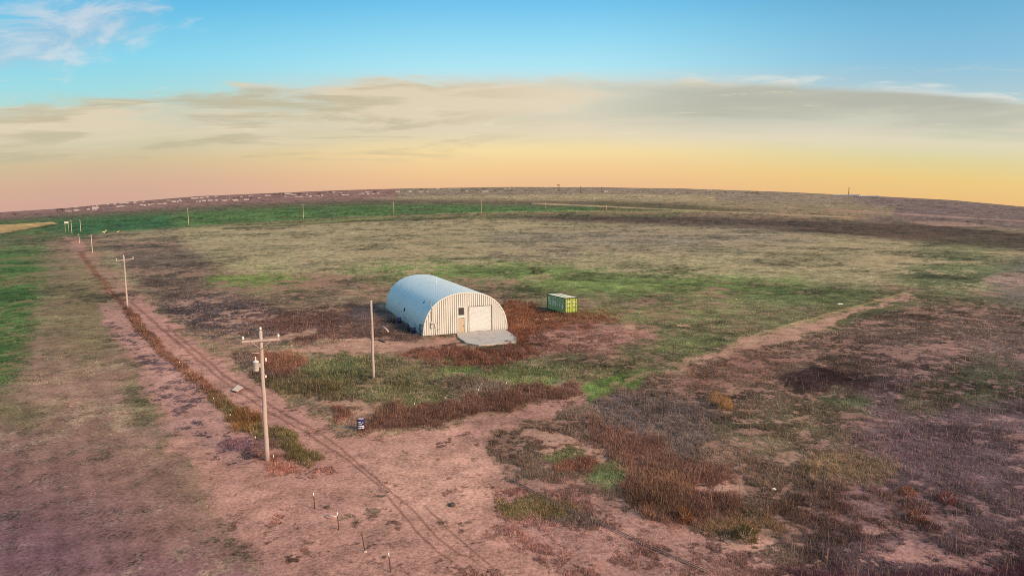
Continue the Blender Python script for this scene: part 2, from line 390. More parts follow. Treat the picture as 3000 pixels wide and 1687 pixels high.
 (PATH([(420,820),(560,940),(700,1030),(830,1105),(940,1195),(987,1240),(1033,1275),(1067,1313),(1102,1352),(1154,1393),(1200,1407)], 4.5), 2, (120,80,71), None, .08, 0, .75),
 (PATH([(1060,1262),(1095,1299),(1147,1348),(1182,1379),(1241,1428),(1290,1470)], 4.5), 2, (120,80,71), None, .08, 0, .75),
 (PATH([(400,822),(470,876),(520,893),(650,897)], 3.2), 2, (120,82,74), None, .08, 0, .7),
 (PATH([(650,905),(560,909),(541,920),(560,945),(650,990)], 3.2), 2, (120,82,74), None, .08, 0, .7),
 (PATH([(1360,1060),(1420,1035),(1480,1012)], 4), 3, (150,112,96), None, .1, 0, .5),
]
GAIN = 0.88
_p, _q = at(783, 1348), at(374, 903)
_u = (_q - _p).normalized()
ROW_O = (_p.x, _p.y); ROW_N = (-_u.y, _u.x)
def sdist(px, py, pts, closed):
    d = np.full(px.shape, 1e9); ins = np.zeros(px.shape, bool)
    n = len(pts)
    for i in range(n if closed else n - 1):
        ax, ay = pts[i]; bx, by = pts[(i + 1) % n]
        ex, ey = bx - ax, by - ay
        tt = np.clip(((px - ax) * ex + (py - ay) * ey) / (ex * ex + ey * ey + 1e-9), 0, 1)
        d = np.minimum(d, np.hypot(px - ax - tt * ex, py - ay - tt * ey))
        if closed and ay != by:
            c = ((ay > py) != (by > py)) & (px < ex * (py - ay) / (by - ay) + ax)
            ins ^= c
    return np.where(ins, -d, d) if closed else d
def cover(x, y):
    """soil colour, plant colour, plant cover and plant height of the ground at world points"""
    x = np.asarray(x, float); y = np.asarray(y, float)
    z = terrain(x, y)
    px, py = proj(x, np.maximum(y, 1.0), z)
    px = px / DK; py = py / DK
    r = np.hypot(x, y); a = np.degrees(np.arctan2(x, y)); lr = np.log(np.maximum(r, 1))
    px0, py0 = px, py
    px = px + (fbm(a * .55, lr * 16, 3, 6, .7) - .5) * 95 * np.clip((py - 540) / 300, .15, 1)
    py = py + (fbm(a * .55, lr * 16, 23, 6, .7) - .5) * 70 * np.clip((py - 545) / 400, .03, 1)
    n = x.shape[0]
    soil = np.tile(np.array(lin((158, 124, 104))), (n, 1)); veg = np.tile(np.array(lin((108, 92, 72))), (n, 1))
    cov = np.full(n, .6); hh = np.full(n, .15)
    for poly, soft, cs, cvg, cc, ch, k in COVER:
        closed = True; wd = 0
        if poly[0] == 'path':
            closed = False; wd = poly[2] / 2; poly = poly[1]
        xs = [p[0] for p in poly]; ys = [p[1] for p in poly]
        pad = wd + soft + 2
        I = np.nonzero((px > min(xs) - pad) & (px < max(xs) + pad) & (py > min(ys) - pad) & (py < max(ys) + pad))[0]
        if not len(I): continue
        kw = .12 if 0 < wd < 4 else (.35 if wd else 1.0)
        d = sdist(px0[I] + (px[I] - px0[I]) * kw, py0[I] + (py[I] - py0[I]) * kw, poly, closed) - wd
        wgt = (1 - sstep(d, -soft, soft)) * k
        if cs is not None: soil[I] += (np.array(lin(cs)) - soil[I]) * wgt[:, None]
        if cvg is not None: veg[I] += (np.array(lin(cvg)) - veg[I]) * wgt[:, None]
        cov[I] += (cc - cov[I]) * wgt
        hh[I] += (ch - hh[I]) * wgt
    pv = fbm(x / 3., y / 3., 61, 5, .7) - .5 + (fbm(x / 20., y / 20., 67, 5, .7) - .5)
    # drill rows and wheel lines of the cropped field beside the track
    dd = (x - ROW_O[0]) * ROW_N[0] + (y - ROW_O[1]) * ROW_N[1] + (fbm(x / 12., y / 12., 71, 3) - .5) * .8
    rows = (np.sin(2 * np.pi * dd / 1.0) * .07 * np.clip(1.5 - r / 60, 0, 1) + np.sin(2 * np.pi * dd / 3.1) * .085 + np.where(np.abs(dd % 9.0 - 4.5) < .35, -.06, 0) + (fbm(dd / .8, (x + y) / 90., 73, 3) - .5) * .28) * sstep(dd, 5., 9.) * np.clip(1.4 - r / 160, 0, 1)
    pv = pv * (1 - .55 * sstep(dd, 5., 9.) * (r < 120))
    lum = veg.mean(1, keepdims=True); veg = lum + (veg - lum) * .88
    return soil * GAIN * (1 + .5 * pv + rows)[:, None], veg * GAIN * 1.3 * np.clip(1 + 1.9 * pv + rows, .35, 1.9)[:, None], cov, hh

def probit(p):
    p = np.clip(p, .02, .98); tq = np.sqrt(-2 * np.log(np.where(p < .5, p, 1 - p)))
    zq = tq - (2.30753 + .27061 * tq) / (1 + .99229 * tq + .04481 * tq * tq)
    return np.where(p < .5, -zq, zq)
def patches(x, y):
    """patchiness of the plant cover, zero mean and unit spread"""
    r = np.hypot(x, y)
    n1 = fbm(x / 1.3, y / 1.3, 5, 4, .75) - .5; n2 = fbm(x / 6.5, y / 6.5, 15, 5, .65) - .5; n3 = fbm(x / 26., y / 26., 25, 5, .6) - .5
    k1 = np.clip(110 / r, .05, 1.1); k2 = np.full_like(r, .55); k3 = np.clip(r / 350, .1, .6)
    v = (n1 * k1 + n2 * k2 + n3 * k3) / np.sqrt(k1 ** 2 + k2 ** 2 + k3 ** 2)
    return v / .125
# ------------------------------------------------------------------ tags, meshes, materials
def tag(o, label=None, cat=None, group=None, kind=None):
    if label: o['label'] = label
    if cat: o['category'] = cat
    if group: o['group'] = group
    if kind: o['kind'] = kind
    return o
def empty(name, loc, rz=0.0, **kw):
    o = bpy.data.objects.new(name, None); COL.objects.link(o)
    o.location = loc; o.rotation_euler = (0, 0, rz); o.empty_display_size = .3
    return tag(o, **kw)
def obj(name, me, mat=None, parent=None, **kw):
    if isinstance(me, bmesh.types.BMesh):
        b = me; me = bpy.data.meshes.new(name); b.to_mesh(me); b.free()
    o = bpy.data.objects.new(name, me); COL.objects.link(o)
    if mat is not None:
        for mm in (mat if isinstance(mat, (list, tuple)) else [mat]): me.materials.append(mm)
    if parent is not None: o.parent = parent
    return tag(o, **kw)
def copy_tree(o, parent=None):
    c = o.copy(); COL.objects.link(c)
    if parent is not None: c.parent = parent
    for ch in [q for q in bpy.data.objects if q.parent == o]:
        copy_tree(ch, c)
    return c
def box(bm, c, s, rot=None, mi=0, bevel=0.0):
    g = bmesh.ops.create_cube(bm, size=1.0)
    vs = g['verts']
    bmesh.ops.scale(bm, vec=s, verts=vs)
    if bevel:
        es = list({e for v in vs for e in v.link_edges})
        rr = bmesh.ops.bevel(bm, geom=es, offset=bevel, segments=1, affect='EDGES')
        vs = list({v for f in rr['faces'] for v in f.verts} | {v for v in vs if v.is_valid})
    if rot is not None: bmesh.ops.transform(bm, matrix=rot, verts=vs)
    bmesh.ops.translate(bm, vec=c, verts=vs)
    if mi:
        for f in {f for v in vs for f in v.link_faces}: f.material_index = mi
    return vs
def tube(bm, pts, r, seg=10, r2=None, caps=True, mi=0):
    pts = [Vector(p) for p in pts]; rings = []
    for i, p in enumerate(pts):
        d = (pts[min(i + 1, len(pts) - 1)] - pts[max(i - 1, 0)]).normalized()
        up = Vector((0, 0, 1)) if abs(d.z) < .95 else Vector((1, 0, 0))
        u = d.cross(up).normalized(); v = d.cross(u)
        rr = r if r2 is None else r + (r2 - r) * i / (len(pts) - 1)
        rings.append([bm.verts.new(p + (u * math.cos(2 * math.pi * k / seg) + v * math.sin(2 * math.pi * k / seg)) * rr) for k in range(seg)])
    for a, b in zip(rings, rings[1:]):
        for k in range(seg):
            f = bm.faces.new((a[k], a[(k + 1) % seg], b[(k + 1) % seg], b[k])); f.smooth = True; f.material_index = mi
    if caps:
        for q in (rings[0], rings[-1]):
            f = bm.faces.new(q); f.material_index = mi
    bmesh.ops.recalc_face_normals(bm, faces=bm.faces)
def lathe(bm, prof, seg=20, c=(0, 0, 0), mi=0):
    rings = [[bm.verts.new((c[0] + r * math.cos(2 * math.pi * k / seg), c[1] + r * math.sin(2 * math.pi * k / seg), c[2] + z)) for k in range(seg)] for r, z in prof]
    for a, b in zip(rings, rings[1:]):
        for k in range(seg):
            f = bm.faces.new((a[k], a[(k + 1) % seg], b[(k + 1) % seg], b[k])); f.smooth = True; f.material_index = mi
    bm.faces.new(rings[0][::-1]); bm.faces.new(rings[-1])

MATS = {}
def mat(name, col, rough=.7, metal=0.0, var=.25, scale=6.0, stain=None, stain_amt=.3, sscale=1.2, bump=0.0, stretch=(1, 1, 1)):
    if name in MATS: return MATS[name]
    m = bpy.data.materials.new(name); m.use_nodes = True
    q = NT(m.node_tree); bs = m.node_tree.nodes['Principled BSDF']
    c = q.n('ShaderNodeTexCoord')
    mp = q.n('ShaderNodeMapping'); mp.inputs['Scale'].default_value = stretch
    m.node_tree.links.new(c.outputs['Object'], mp.inputs[0])
    n1 = q.noise(mp.outputs[0], scale, 6, .65)
    base = q.mix(n1, tuple(v * (1 - var) for v in col), tuple(min(1, v * (1 + var)) for v in col))
    if stain:
        n2 = q.noise(mp.outputs[0], sscale, 7, .65, .4)
        base = q.mix(q.m('MULTIPLY', q.ss(n2, .48, .68), stain_amt), base, stain)
    q.set(bs.inputs['Base Color'], base)
    bs.inputs['Roughness'].default_value = rough; bs.inputs['Metallic'].default_value = metal
    if bump:
        bp = q.n('ShaderNodeBump'); bp.inputs['Strength'].default_value = bump; bp.inputs['Distance'].default_value = .02
        m.node_tree.links.new(n1, bp.inputs['Height']); m.node_tree.links.new(bp.outputs[0], bs.inputs['Normal'])
    MATS[name] = m
    return m
M_GALV = mat('galvanised_sheet', (.56, .66, .73), .45, .5, .04, .8, (.48, .47, .46), .25, .35)
M_CREAM = mat('cream_sheet', (.66, .66, .66), .5, 0, .05, 3, (.48, .45, .42), .35, .9, stretch=(1, 1, .25))
M_TRIM = mat('cream_trim', (.68, .68, .66), .5, 0, .05)
M_ROLL = mat('roller_door_white', (.62, .65, .68), .5, 0, .03, 3, (.46, .47, .47), .25, 1.0)
M_TAN = mat('tan_door_paint', (.50, .42, .32), .5, 0, .08, 3, (.42, .3, .19), .3, 2)
M_GLASS = mat('dark_window_glass', (.07, .06, .065), .15, 0, .2)
M_DARK = mat('dark_metal', (.035, .035, .045), .5, .3, .3)
M_GREY = mat('grey_metal', (.42, .43, .44), .5, .4, .15)
M_PALE = mat('pale_grey_metal', (.62, .60, .60), .5, .1, .12)
M_TRACK = mat('dull_door_track', (.20, .17, .15), .7)
M_CONC = mat('concrete', (.46, .41, .39), .9, 0, .22, 5, (.30, .21, .17), .5, .8, .3)
M_WOODP = mat('weathered_pole_wood', (.46, .37, .36), .9, 0, .25, 5, (.28, .21, .20), .5, 2, .4, (6, 6, .5))
M_PLANK = mat('pale_board', (.62, .48, .40), .85, 0, .2, 8)
M_PORC = mat('pale_porcelain', (.80, .74, .70), .25, 0, .05)
M_RUST = mat('rusty_steel', (.11, .06, .05), .8, .2, .35, 20)
M_WHITE = mat('white_paint', (.80, .78, .74), .5, 0, .06)
M_GREEN = mat('green_container_paint', (.27, .42, .20), .55, 0, .15, 4, (.18, .27, .13), .5, 1.4)
M_LIME = mat('yellow_green_door_paint', (.38, .48, .11), .5, 0, .15, 4, (.22, .34, .08), .6, 1.6)
M_GDARK = mat('dark_green_frame_paint', (.07, .10, .045), .6, 0, .2)
M_CROOF = mat('faded_container_roof', (.66, .64, .55), .6, 0, .12, 2, (.45, .50, .36), .5, .8)
M_LETTER = mat('pale_lettering', (.70, .74, .66), .6, 0, .12, 8)
M_PIPE = mat('dull_pipe', (.22, .16, .14), .7)
M_BLUE = mat('navy_drum_paint', (.03, .035, .15), .4, .1, .2, 5)
M_RUBBER = mat('black_rubber', (.035, .035, .05), .8, 0, .25)
M_ROCK = mat('dark_stone', (.09, .06, .05), .9, 0, .3, 10)
M_PSTONE = mat('pale_stone', (.50, .38, .33), .9, 0, .2, 10)

# attribute coloured plant material
def plant_mat(name, transl=.4):
    m = bpy.data.materials.new(name); m.use_nodes = True
    q = NT(m.node_tree); bs = m.node_tree.nodes['Principled BSDF']
    at_ = q.n('ShaderNodeAttribute', attribute_name='tint')
    q.set(bs.inputs['Base Color'], at_.outputs['Color'])
    bs.inputs['Roughness'].default_value = .85
    bs.inputs['Specular IOR Level'].default_value = .2
    tr = q.n('ShaderNodeBsdfTranslucent'); q.set(tr.inputs[0], at_.outputs['Color'])
    mx = q.n('ShaderNodeMixShader'); mx.inputs[0].default_value = transl
    L = m.node_tree.links
    L.new(bs.outputs[0], mx.inputs[1]); L.new(tr.outputs[0], mx.inputs[2])
    L.new(mx.outputs[0], m.node_tree.nodes['Material Output'].inputs[0])
    return m
M_PLANT = plant_mat('plant_blades')

def np_mesh(name, V, F, col=None):
    """V (n,3); F (m,3) triangles or (m,4) quads; col (n,3) point colours"""
    me = bpy.data.meshes.new(name)
    k = F.shape[1]
    me.vertices.add(len(V)); me.vertices.foreach_set('co', np.ascontiguousarray(V, np.float32).ravel())
    me.loops.add(F.size); me.loops.foreach_set('vertex_index', np.ascontiguousarray(F, np.int32).ravel())
    me.polygons.add(len(F))
    me.polygons.foreach_set('loop_start', np.arange(0, F.size, k, dtype=np.int32))
    if col is not None: add_col(me, 'tint', col)
    me.update(calc_edges=True)
    return me
def add_col(me, name, col):
    a = me.attributes.new(name, 'FLOAT_COLOR', 'POINT')
    a.data.foreach_set('color', np.c_[np.clip(col, 0, 1), np.ones(len(col))].astype(np.float32).ravel())

# ------------------------------------------------------------------ ground sheet
dl = np.concatenate([np.arange(34, 4.0, -.075), np.arange(4.0, .9, -.05)])
rr = H / np.tan(np.radians(dl))
rr = np.concatenate([[.5, 6, 14, 20], rr, np.geomspace(rr[-1] * 1.03, RFAR * .985, 60), [RFAR, RFAR * 1.15, RFAR * 1.6]])
aa = np.radians(np.concatenate([np.arange(-180, -46, 6.0), np.arange(-46, 46.01, .1), np.arange(52, 180, 6.0)]))
AA, RR = np.meshgrid(aa, rr)
gx = (RR * np.sin(AA)).ravel(); gy = (RR * np.cos(AA)).ravel()
gz = terrain(gx, gy)
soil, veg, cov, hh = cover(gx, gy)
behind = (gy < 8)
soil[behind] = np.array(lin((160, 122, 108))) * GAIN; veg[behind] = np.array(lin((110, 90, 72))) * GAIN; cov[behind] = .5
rv = np.hypot(gx, gy)
gz = gz + (fbm(gx / 5.0, gy / 5.0, 41, 4, .5) - .5) * .12 * (rv < 160) + (fbm(gx / 60., gy / 60., 47, 3, .5) - .5) * np.clip((rv - 160) / 800, 0, 1) * 2.5 * (rv < 2300)
na, nr = len(aa), len(rr)
ii = np.arange(nr - 1)[:, None] * na + np.arange(na)[None, :]
jj = np.arange(nr - 1)[:, None] * na + (np.arange(na)[None, :] + 1) % na
F = np.stack([ii, jj, jj + na, ii + na], -1).reshape(-1, 4)
gme = np_mesh('ground', np.c_[gx, gy, gz], F)
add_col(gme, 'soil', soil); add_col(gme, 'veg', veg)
a_ = gme.attributes.new('cov', 'FLOAT', 'POINT'); a_.data.foreach_set('value', (probit(cov) + patches(gx, gy)).astype(np.float32))
gme.polygons.foreach_set('use_smooth', np.ones(len(gme.polygons), bool))
gm_ = bpy.data.materials.new('field_ground'); gm_.use_nodes = True
q = NT(gm_.node_tree); bs = gm_.node_tree.nodes['Principled BSDF']
geo = q.n('ShaderNodeNewGeometry'); P = geo.outputs['Position']
sl = q.n('ShaderNodeAttribute', attribute_name='soil'); vg = q.n('ShaderNodeAttribute', attribute_name='veg'); cvn = q.n('ShaderNodeAttribute', attribute_name='cov')
nA = q.noise(P, 1.7, 6, .72, .3); nB = q.noise(P, .11, 8, .68, .3); nC = q.noise(P, .018, 9, .70, .2)
nn = q.m('ADD', q.m('ADD', q.m('MULTIPLY', nA, .55), q.m('MULTIPLY', nB, .30)), q.m('MULTIPLY', nC, .15))
mk = q.ss(q.m('ADD', cvn.outputs['Fac'], q.m('MULTIPLY', q.m('SUBTRACT', nn, .5), 12.0)), -.3, .3)
f1 = q.noise(P, 4.5, 4, .8); f2 = q.noise(P, .5, 8, .8)
sp = q.m('ADD', q.m('MULTIPLY', q.m('SUBTRACT', f1, .5), 3.6), q.m('MULTIPLY', q.m('SUBTRACT', f2, .5), 3.6))
vb = q.m('MAXIMUM', q.m('ADD', 1.0, q.m('MULTIPLY', sp, 1.2)), .25)
sb = q.m('MAXIMUM', q.m('ADD', 1.0, q.m('ADD', q.m('MULTIPLY', sp, .7), q.m('MULTIPLY', q.m('SUBTRACT', nB, .5), .7))), .35)
cs = q.mix(1.0, sl.outputs['Color'], q.xyz(sb, sb, sb), 'MULTIPLY')
cvv = q.mix(1.0, vg.outputs['Color'], q.xyz(vb, vb, vb), 'MULTIPLY')
q.set(bs.inputs['Base Color'], q.mix(mk, cs, cvv))
bs.inputs['Roughness'].default_value = .95; bs.inputs['Specular IOR Level'].default_value = .1
bp = q.n('ShaderNodeBump'); bp.inputs['Strength'].default_value = .35; bp.inputs['Distance'].default_value = .08
q.set(bp.inputs['Height'], f1); gm_.node_tree.links.new(bp.outputs[0], bs.inputs['Normal'])
obj('ground', gme, gm_, kind='structure', label='flat reddish farm ground with dirt track, fields and bare patches')

# ------------------------------------------------------------------ loose plants as blades
def blades(P, h, wdt, col, nbl, kind='weed'):
    """P (n,3) bases, h heights, wdt clump widths, col (n,3) -> V, F, C for n*nbl triangles"""
    n = len(P); N = n * nbl
    P = np.repeat(P, nbl, 0); h = np.repeat(h, nbl); wd = np.repeat(wdt, nbl); C = np.repeat(col, nbl, 0)
    az_ = RNG.uniform(0, 2 * np.pi, N); rad = np.sqrt(RNG.uniform(0, 1, N)) * wd * .5
    b = P + np.c_[rad * np.cos(az_), rad * np.sin(az_), np.zeros(N)]
    if kind == 'weed':
        b[:, 2] += h * RNG.uniform(0, .55, N)
        L = h * RNG.uniform(.3, .6, N)
    else:
        L = h * RNG.uniform(.6, 1.1, N)
    la = RNG.uniform(0, 2 * np.pi, N); lean = RNG.uniform(.1, .75, N)
    tip = b + np.c_[np.cos(la) * lean * L, np.sin(la) * lean * L, L * (1 - .35 * lean)]
    dist = np.hypot(P[:, 0], P[:, 1])
    hw = np.maximum(h * .022, dist * .00026) * RNG.uniform(.7, 1.5, N)
    pa = RNG.uniform(0, 2 * np.pi, N)
    o = np.c_[np.cos(pa) * hw, np.sin(pa) * hw, np.zeros(N)]
    V = np.stack([b - o, b + o, tip], 1).reshape(-1, 3)
    C = C * RNG.uniform(.62, 1.5, N)[:, None] * (1 + RNG.normal(0, .06, (N, 3)))
    return V, np.arange(3 * N).reshape(-1, 3), np.repeat(C, 3, 0)
def scatter(n, dmin, dmax, amax=44):
    d = RNG.uniform(dmin, dmax, n); a = np.radians(RNG.uniform(-amax, amax, n))
    r = H / np.tan(np.radians(d))
    return r * np.sin(a), r * np.cos(a)
BAR_A, BAR_B, BAR_C = at(1241.5, 983.6), at(1485.5, 964.8), at(1105, 904)
bx = (BAR_B - BAR_A).normalized(); by = Vector((-bx.y, bx.x, 0)); BAR_M = (BAR_A + BAR_B) / 2
BAR_W = 6.08; BAR_H = 5.6; BAR_L = 27.3
CON_P = at(1655, 921); CON_ANG = 26.0
def outside_things(x, y):
    dx = x - BAR_M.x; dy = y - BAR_M.y
    u = dx * bx.x + dy * bx.y; v = dx * by.x + dy * by.y
    ok = ~((u > -BAR_W - .9) & (u < BAR_W + .15) & (v > -.35) & (v < BAR_L + .3))
    ok &= ~((u > -1.6) & (u < 6.2) & (v > -5.2) & (v < 0))
    ca, sa = math.cos(R(CON_ANG)), math.sin(R(CON_ANG))
    dx = x - CON_P.x; dy = y - CON_P.y
    u = dx * ca + dy * sa; v = -dx * sa + dy * ca
    return ok & ~((u > -.2) & (u < 2.7) & (v > -.2) & (v < 6.3))
X, Y = scatter(150000, 3.2, 33.5)
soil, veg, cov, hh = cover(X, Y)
keep = (probit(cov) + patches(X, Y) + RNG.normal(0, .35, len(X)) > .15) & outside_things(X, Y) & (hh > .05)
X, Y, veg, soil, hh, cov = X[keep], Y[keep], veg[keep], soil[keep], hh[keep], cov[keep]
Z = terrain(X, Y) - .02
hgt = hh * np.where((X > 4) & (Y < 75), .72, .9) * RNG.uniform(.5, 1.25, len(X)) * (.6 + .8 * fbm(X / 3, Y / 3, 77, 3))
tall = hh > .42
red = veg[:, 0] > veg[:, 1] * 1.55
grn = veg[:, 1] > veg[:, 0] * 1.02
def grow(name, sel, nbl, kind, wk, label, tint=2.2):
    Pp = np.c_[X, Y, Z][sel]
    if not len(Pp): return
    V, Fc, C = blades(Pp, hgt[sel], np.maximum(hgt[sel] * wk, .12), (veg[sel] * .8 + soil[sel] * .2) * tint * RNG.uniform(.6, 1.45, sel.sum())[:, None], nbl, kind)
    obj(name, np_mesh(name, V, Fc, C), M_PLANT, kind='stuff', label=label)
grow('russet_weeds', tall & red, 24, 'weed', 1.3, 'russet knee high weeds standing in dense patches', 1.6)
grow('dark_weeds', tall & ~red & ~grn, 24, 'weed', 1.3, 'dull brown and grey weeds covering the rough ground')
grow('green_grass', grn, 7, 'grass', 1.4, 'green grass growing in patches over the field')
grow('dry_grass', ~tall & ~grn, 7, 'grass', 1.4, 'short dry tan grass and stubble over the field')

m_ = np.nonzero((hh > .3) & (RNG.uniform(0, 1, len(X)) < .08))[0]
n_ = len(m_); hs = hh[m_] * RNG.uniform(1.0, 1.9, n_); ph = RNG.uniform(0, 2 * np.pi, n_); rw = np.maximum(.010, np.hypot(X[m_], Y[m_]) * .00022)
b_ = np.c_[X[m_] + RNG.normal(0, .2, n_), Y[m_] + RNG.normal(0, .2, n_), Z[m_]]
o_ = np.c_[np.cos(ph) * rw, np.sin(ph) * rw, np.zeros(n_)]
tp_ = b_ + np.c_[RNG.normal(0, .16, (n_, 2)) * hs[:, None], hs]
V = np.stack([b_ - o_, b_ + o_, tp_ + o_ * .8, tp_ - o_ * .8], 1).reshape(-1, 3)
C = np.repeat(np.array(lin((176, 142, 116))) * RNG.uniform(.5, 1.15, n_)[:, None], 4, 0)
obj('dry_stalks', np_mesh('dry_stalks', V, np.arange(4 * n_).reshape(-1, 4), C), M_PLANT, kind='stuff', label='pale dry stalks standing up among the weeds')

# ------------------------------------------------------------------ arched steel barn
barn = empty('arched_barn', BAR_M, math.atan2(bx.y, bx.x), label='long arched steel barn with cream ribbed front wall and white roller door', cat='barn')
NE = 2.25
def arch(tp, a=BAR_W, h=BAR_H):
    c, s = math.cos(tp), math.sin(tp)
    return (a * math.copysign(abs(c) ** (2 / NE), c), h * abs(s) ** (2 / NE))
def arch_z(x, a=BAR_W, h=BAR_H):
    return h * max(0.0, 1 - abs(x / a) ** NE) ** (1 / NE)
bm = bmesh.new()
NS = 64
def shell_ring(y, off):
    out = []
    for k in range(NS + 1):
        x, z = arch(math.pi * k / NS, BAR_W + off, BAR_H + off)
        out.append(bm.verts.new((x, y, z)))
    return out
ys = []
pn = 46; pw = BAR_L / pn
for i in range(pn):
    y0 = i * pw
    ys += [(y0, 0), (y0 + pw * .12, 0), (y0 + pw * .26, .09), (y0 + pw * .72, .09), (y0 + pw * .86, 0)]
ys.append((BAR_L, 0))
prev = None
for y, o in ys:
    ring = shell_ring(y, o)
    if prev:
        for k in range(NS):
            bm.faces.new((prev[k], prev[k + 1], ring[k + 1], ring[k]))
    prev = ring
bmesh.ops.recalc_face_normals(bm, faces=bm.faces)
obj('arched_roof', bm, M_GALV, barn)
# ribbed end walls
OPEN = [(.39, 3.77, 0, 3.62), (-1.20, -.28, 0, 2.12), (-1.20, -.28, 2.46, 3.56)]
def end_wall(y0, sgn, opens):
    bm = bmesh.new()
    xs = []
    x = -BAR_W + .01; pit = .305
    while x < BAR_W - .02:
        xs += [(x, 0), (x + pit * .46, 0), (x + pit * .52, .11), (x + pit * .94, .11)]
        x += pit
    xs = [p for p in xs if p[0] < BAR_W - .01] + [(BAR_W - .01, 0)]
    cuts = sorted({c for o in opens for c in o[:2]})
    full = []
    for p, n in zip(xs, xs[1:]):
        full.append(p)
        for c in cuts:
            if p[0] < c < n[0]:
                f = (c - p[0]) / (n[0] - p[0]); full.append((c, p[1] + (n[1] - p[1]) * f))
    full.append(xs[-1])
    for p, n in zip(full, full[1:]):
        zt0, zt1 = arch_z(p[0]) - .02, arch_z(n[0]) - .02
        mid = (p[0] + n[0]) / 2
        spans = [(0, None)]
        for a, b, z0, z1 in opens:
            if a < mid < b:
                ns = []
                for s0, s1 in spans:
                    if z0 > s0 + 1e-6: ns.append((s0, z0))
                    if s1 is None: ns.append((z1, None))
                    elif s1 > z1: ns.append((z1, s1))
                spans = [s for s in ns if s[1] is None or s[1] > s[0] + 1e-6]
        for s0, s1 in spans:
            t0, t1 = (zt0, zt1) if s1 is None else (s1, s1)
            if min(t0, t1) <= s0: continue
            vs = [bm.verts.new((p[0], y0 - sgn * p[1], s0)), bm.verts.new((n[0], y0 - sgn * n[1], s0)), bm.verts.new((n[0], y0 - sgn * n[1], t1)), bm.verts.new((p[0], y0 - sgn * p[1], t0))]
            bm.faces.new(vs)
    bmesh.ops.remove_doubles(bm, verts=bm.verts, dist=.0005)
    return bm
obj('front_wall', end_wall(.06, 1, OPEN), M_CREAM, barn)
obj('rear_wall', end_wall(BAR_L - .06, -1, []), M_CREAM, barn)
# flat edge trim following the arch
bm = bmesh.new(); pr = None
for k in range(NS + 1):
    tp = math.pi * k / NS
    xo, zo = arch(tp, BAR_W + .07, BAR_H + .07); xi, zi = arch(tp, BAR_W - .09, BAR_H - .09)
    cur = [bm.verts.new((xo, -.03, zo)), bm.verts.new((xi, -.03, zi)), bm.verts.new((xi, .05, zi)), bm.verts.new((xo, .08, zo))]
    if pr:
        for j in range(4): bm.faces.new((pr[j], pr[(j + 1) % 4], cur[(j + 1) % 4], cur[j]))
    pr = cur
bmesh.ops.recalc_face_normals(bm, faces=bm.faces)
obj('arch_trim', bm, M_TRIM, barn)
# roller door: curved slats, bottom rail
bm = bmesh.new()
nsl = 30; z0, z1 = .08, 3.60
for i in range(nsl):
    za = z0 + (z1 - z0) * i / nsl; zb = z0 + (z1 - z0) * (i + 1) / nsl; hgt_ = zb - za
    prof = [(.020, za), (-.004, za + hgt_ * .25), (-.008, za + hgt_ * .5), (-.004, za + hgt_ * .8), (.020, zb)]
    for (ya, zz), (yb, zz2) in zip(prof, prof[1:]):
        bm.faces.new([bm.verts.new(v) for v in ((.44, ya, zz), (3.72, ya, zz), (3.72, yb, zz2), (.44, yb, zz2))])
rd = obj('roller_door', bm, M_ROLL, barn)
bm = bmesh.new(); box(bm, (2.08, .01, .045), (3.30, .07, .05), bevel=.008)
obj('bottom_rail', bm, M_DARK, rd)
bm = bmesh.new(); box(bm, (2.7, -.035, .28), (.28, .03, .05), bevel=.008)
obj('handle', bm, M_GREY, rd)
bm = bmesh.new()
box(bm, (.40, -.01, 1.83), (.07, .10, 3.66), bevel=.01); box(bm, (3.76, -.01, 1.83), (.07, .10, 3.66), bevel=.01); box(bm, (2.08, -.01, 3.645), (3.288, .10, .07), bevel=.01)
obj('roller_door_frame', bm, M_TRACK, barn)
bm = bmesh.new(); box(bm, (-.74, -.005, 1.03), (.84, .045, 2.02), bevel=.008)
md = obj('door', bm, M_TAN, barn)
bm = bmesh.new(); box(bm, (-.40, -.045, 1.0), (.05, .03, .16), bevel=.006); tube(bm, [(-.40, -.06, 1.02), (-.52, -.07, 1.02)], .013, 8)
obj('handle', bm, M_DARK, md)
bm = bmesh.new()
box(bm, (-1.25, -.02, 1.83), (.13, .12, 3.66), bevel=.01); box(bm, (-.22, -.02, 1.83), (.13, .12, 3.66), bevel=.01)
box(bm, (-.735, -.02, 2.29), (.898, .118, .36), bevel=.01); box(bm, (-.735, -.02, 3.62), (.898, .118, .09), bevel=.01)
obj('door_frame', bm, M_TRIM, barn)
bm = bmesh.new(); box(bm, (-.735, .02, 3.02), (.80, .03, 1.06))
wn = obj('window', bm, M_GLASS, barn)
bm = bmesh.new()
for dx in (-.41, .41): box(bm, (-.735 + dx, .0, 3.02), (.06, .07, 1.10), bevel=.006)
box(bm, (-.735, .0, 2.50), (.758, .068, .06), bevel=.006); box(bm, (-.735, .0, 3.545), (.758, .068, .05), bevel=.006)
obj('frame', bm, M_GREY, wn)
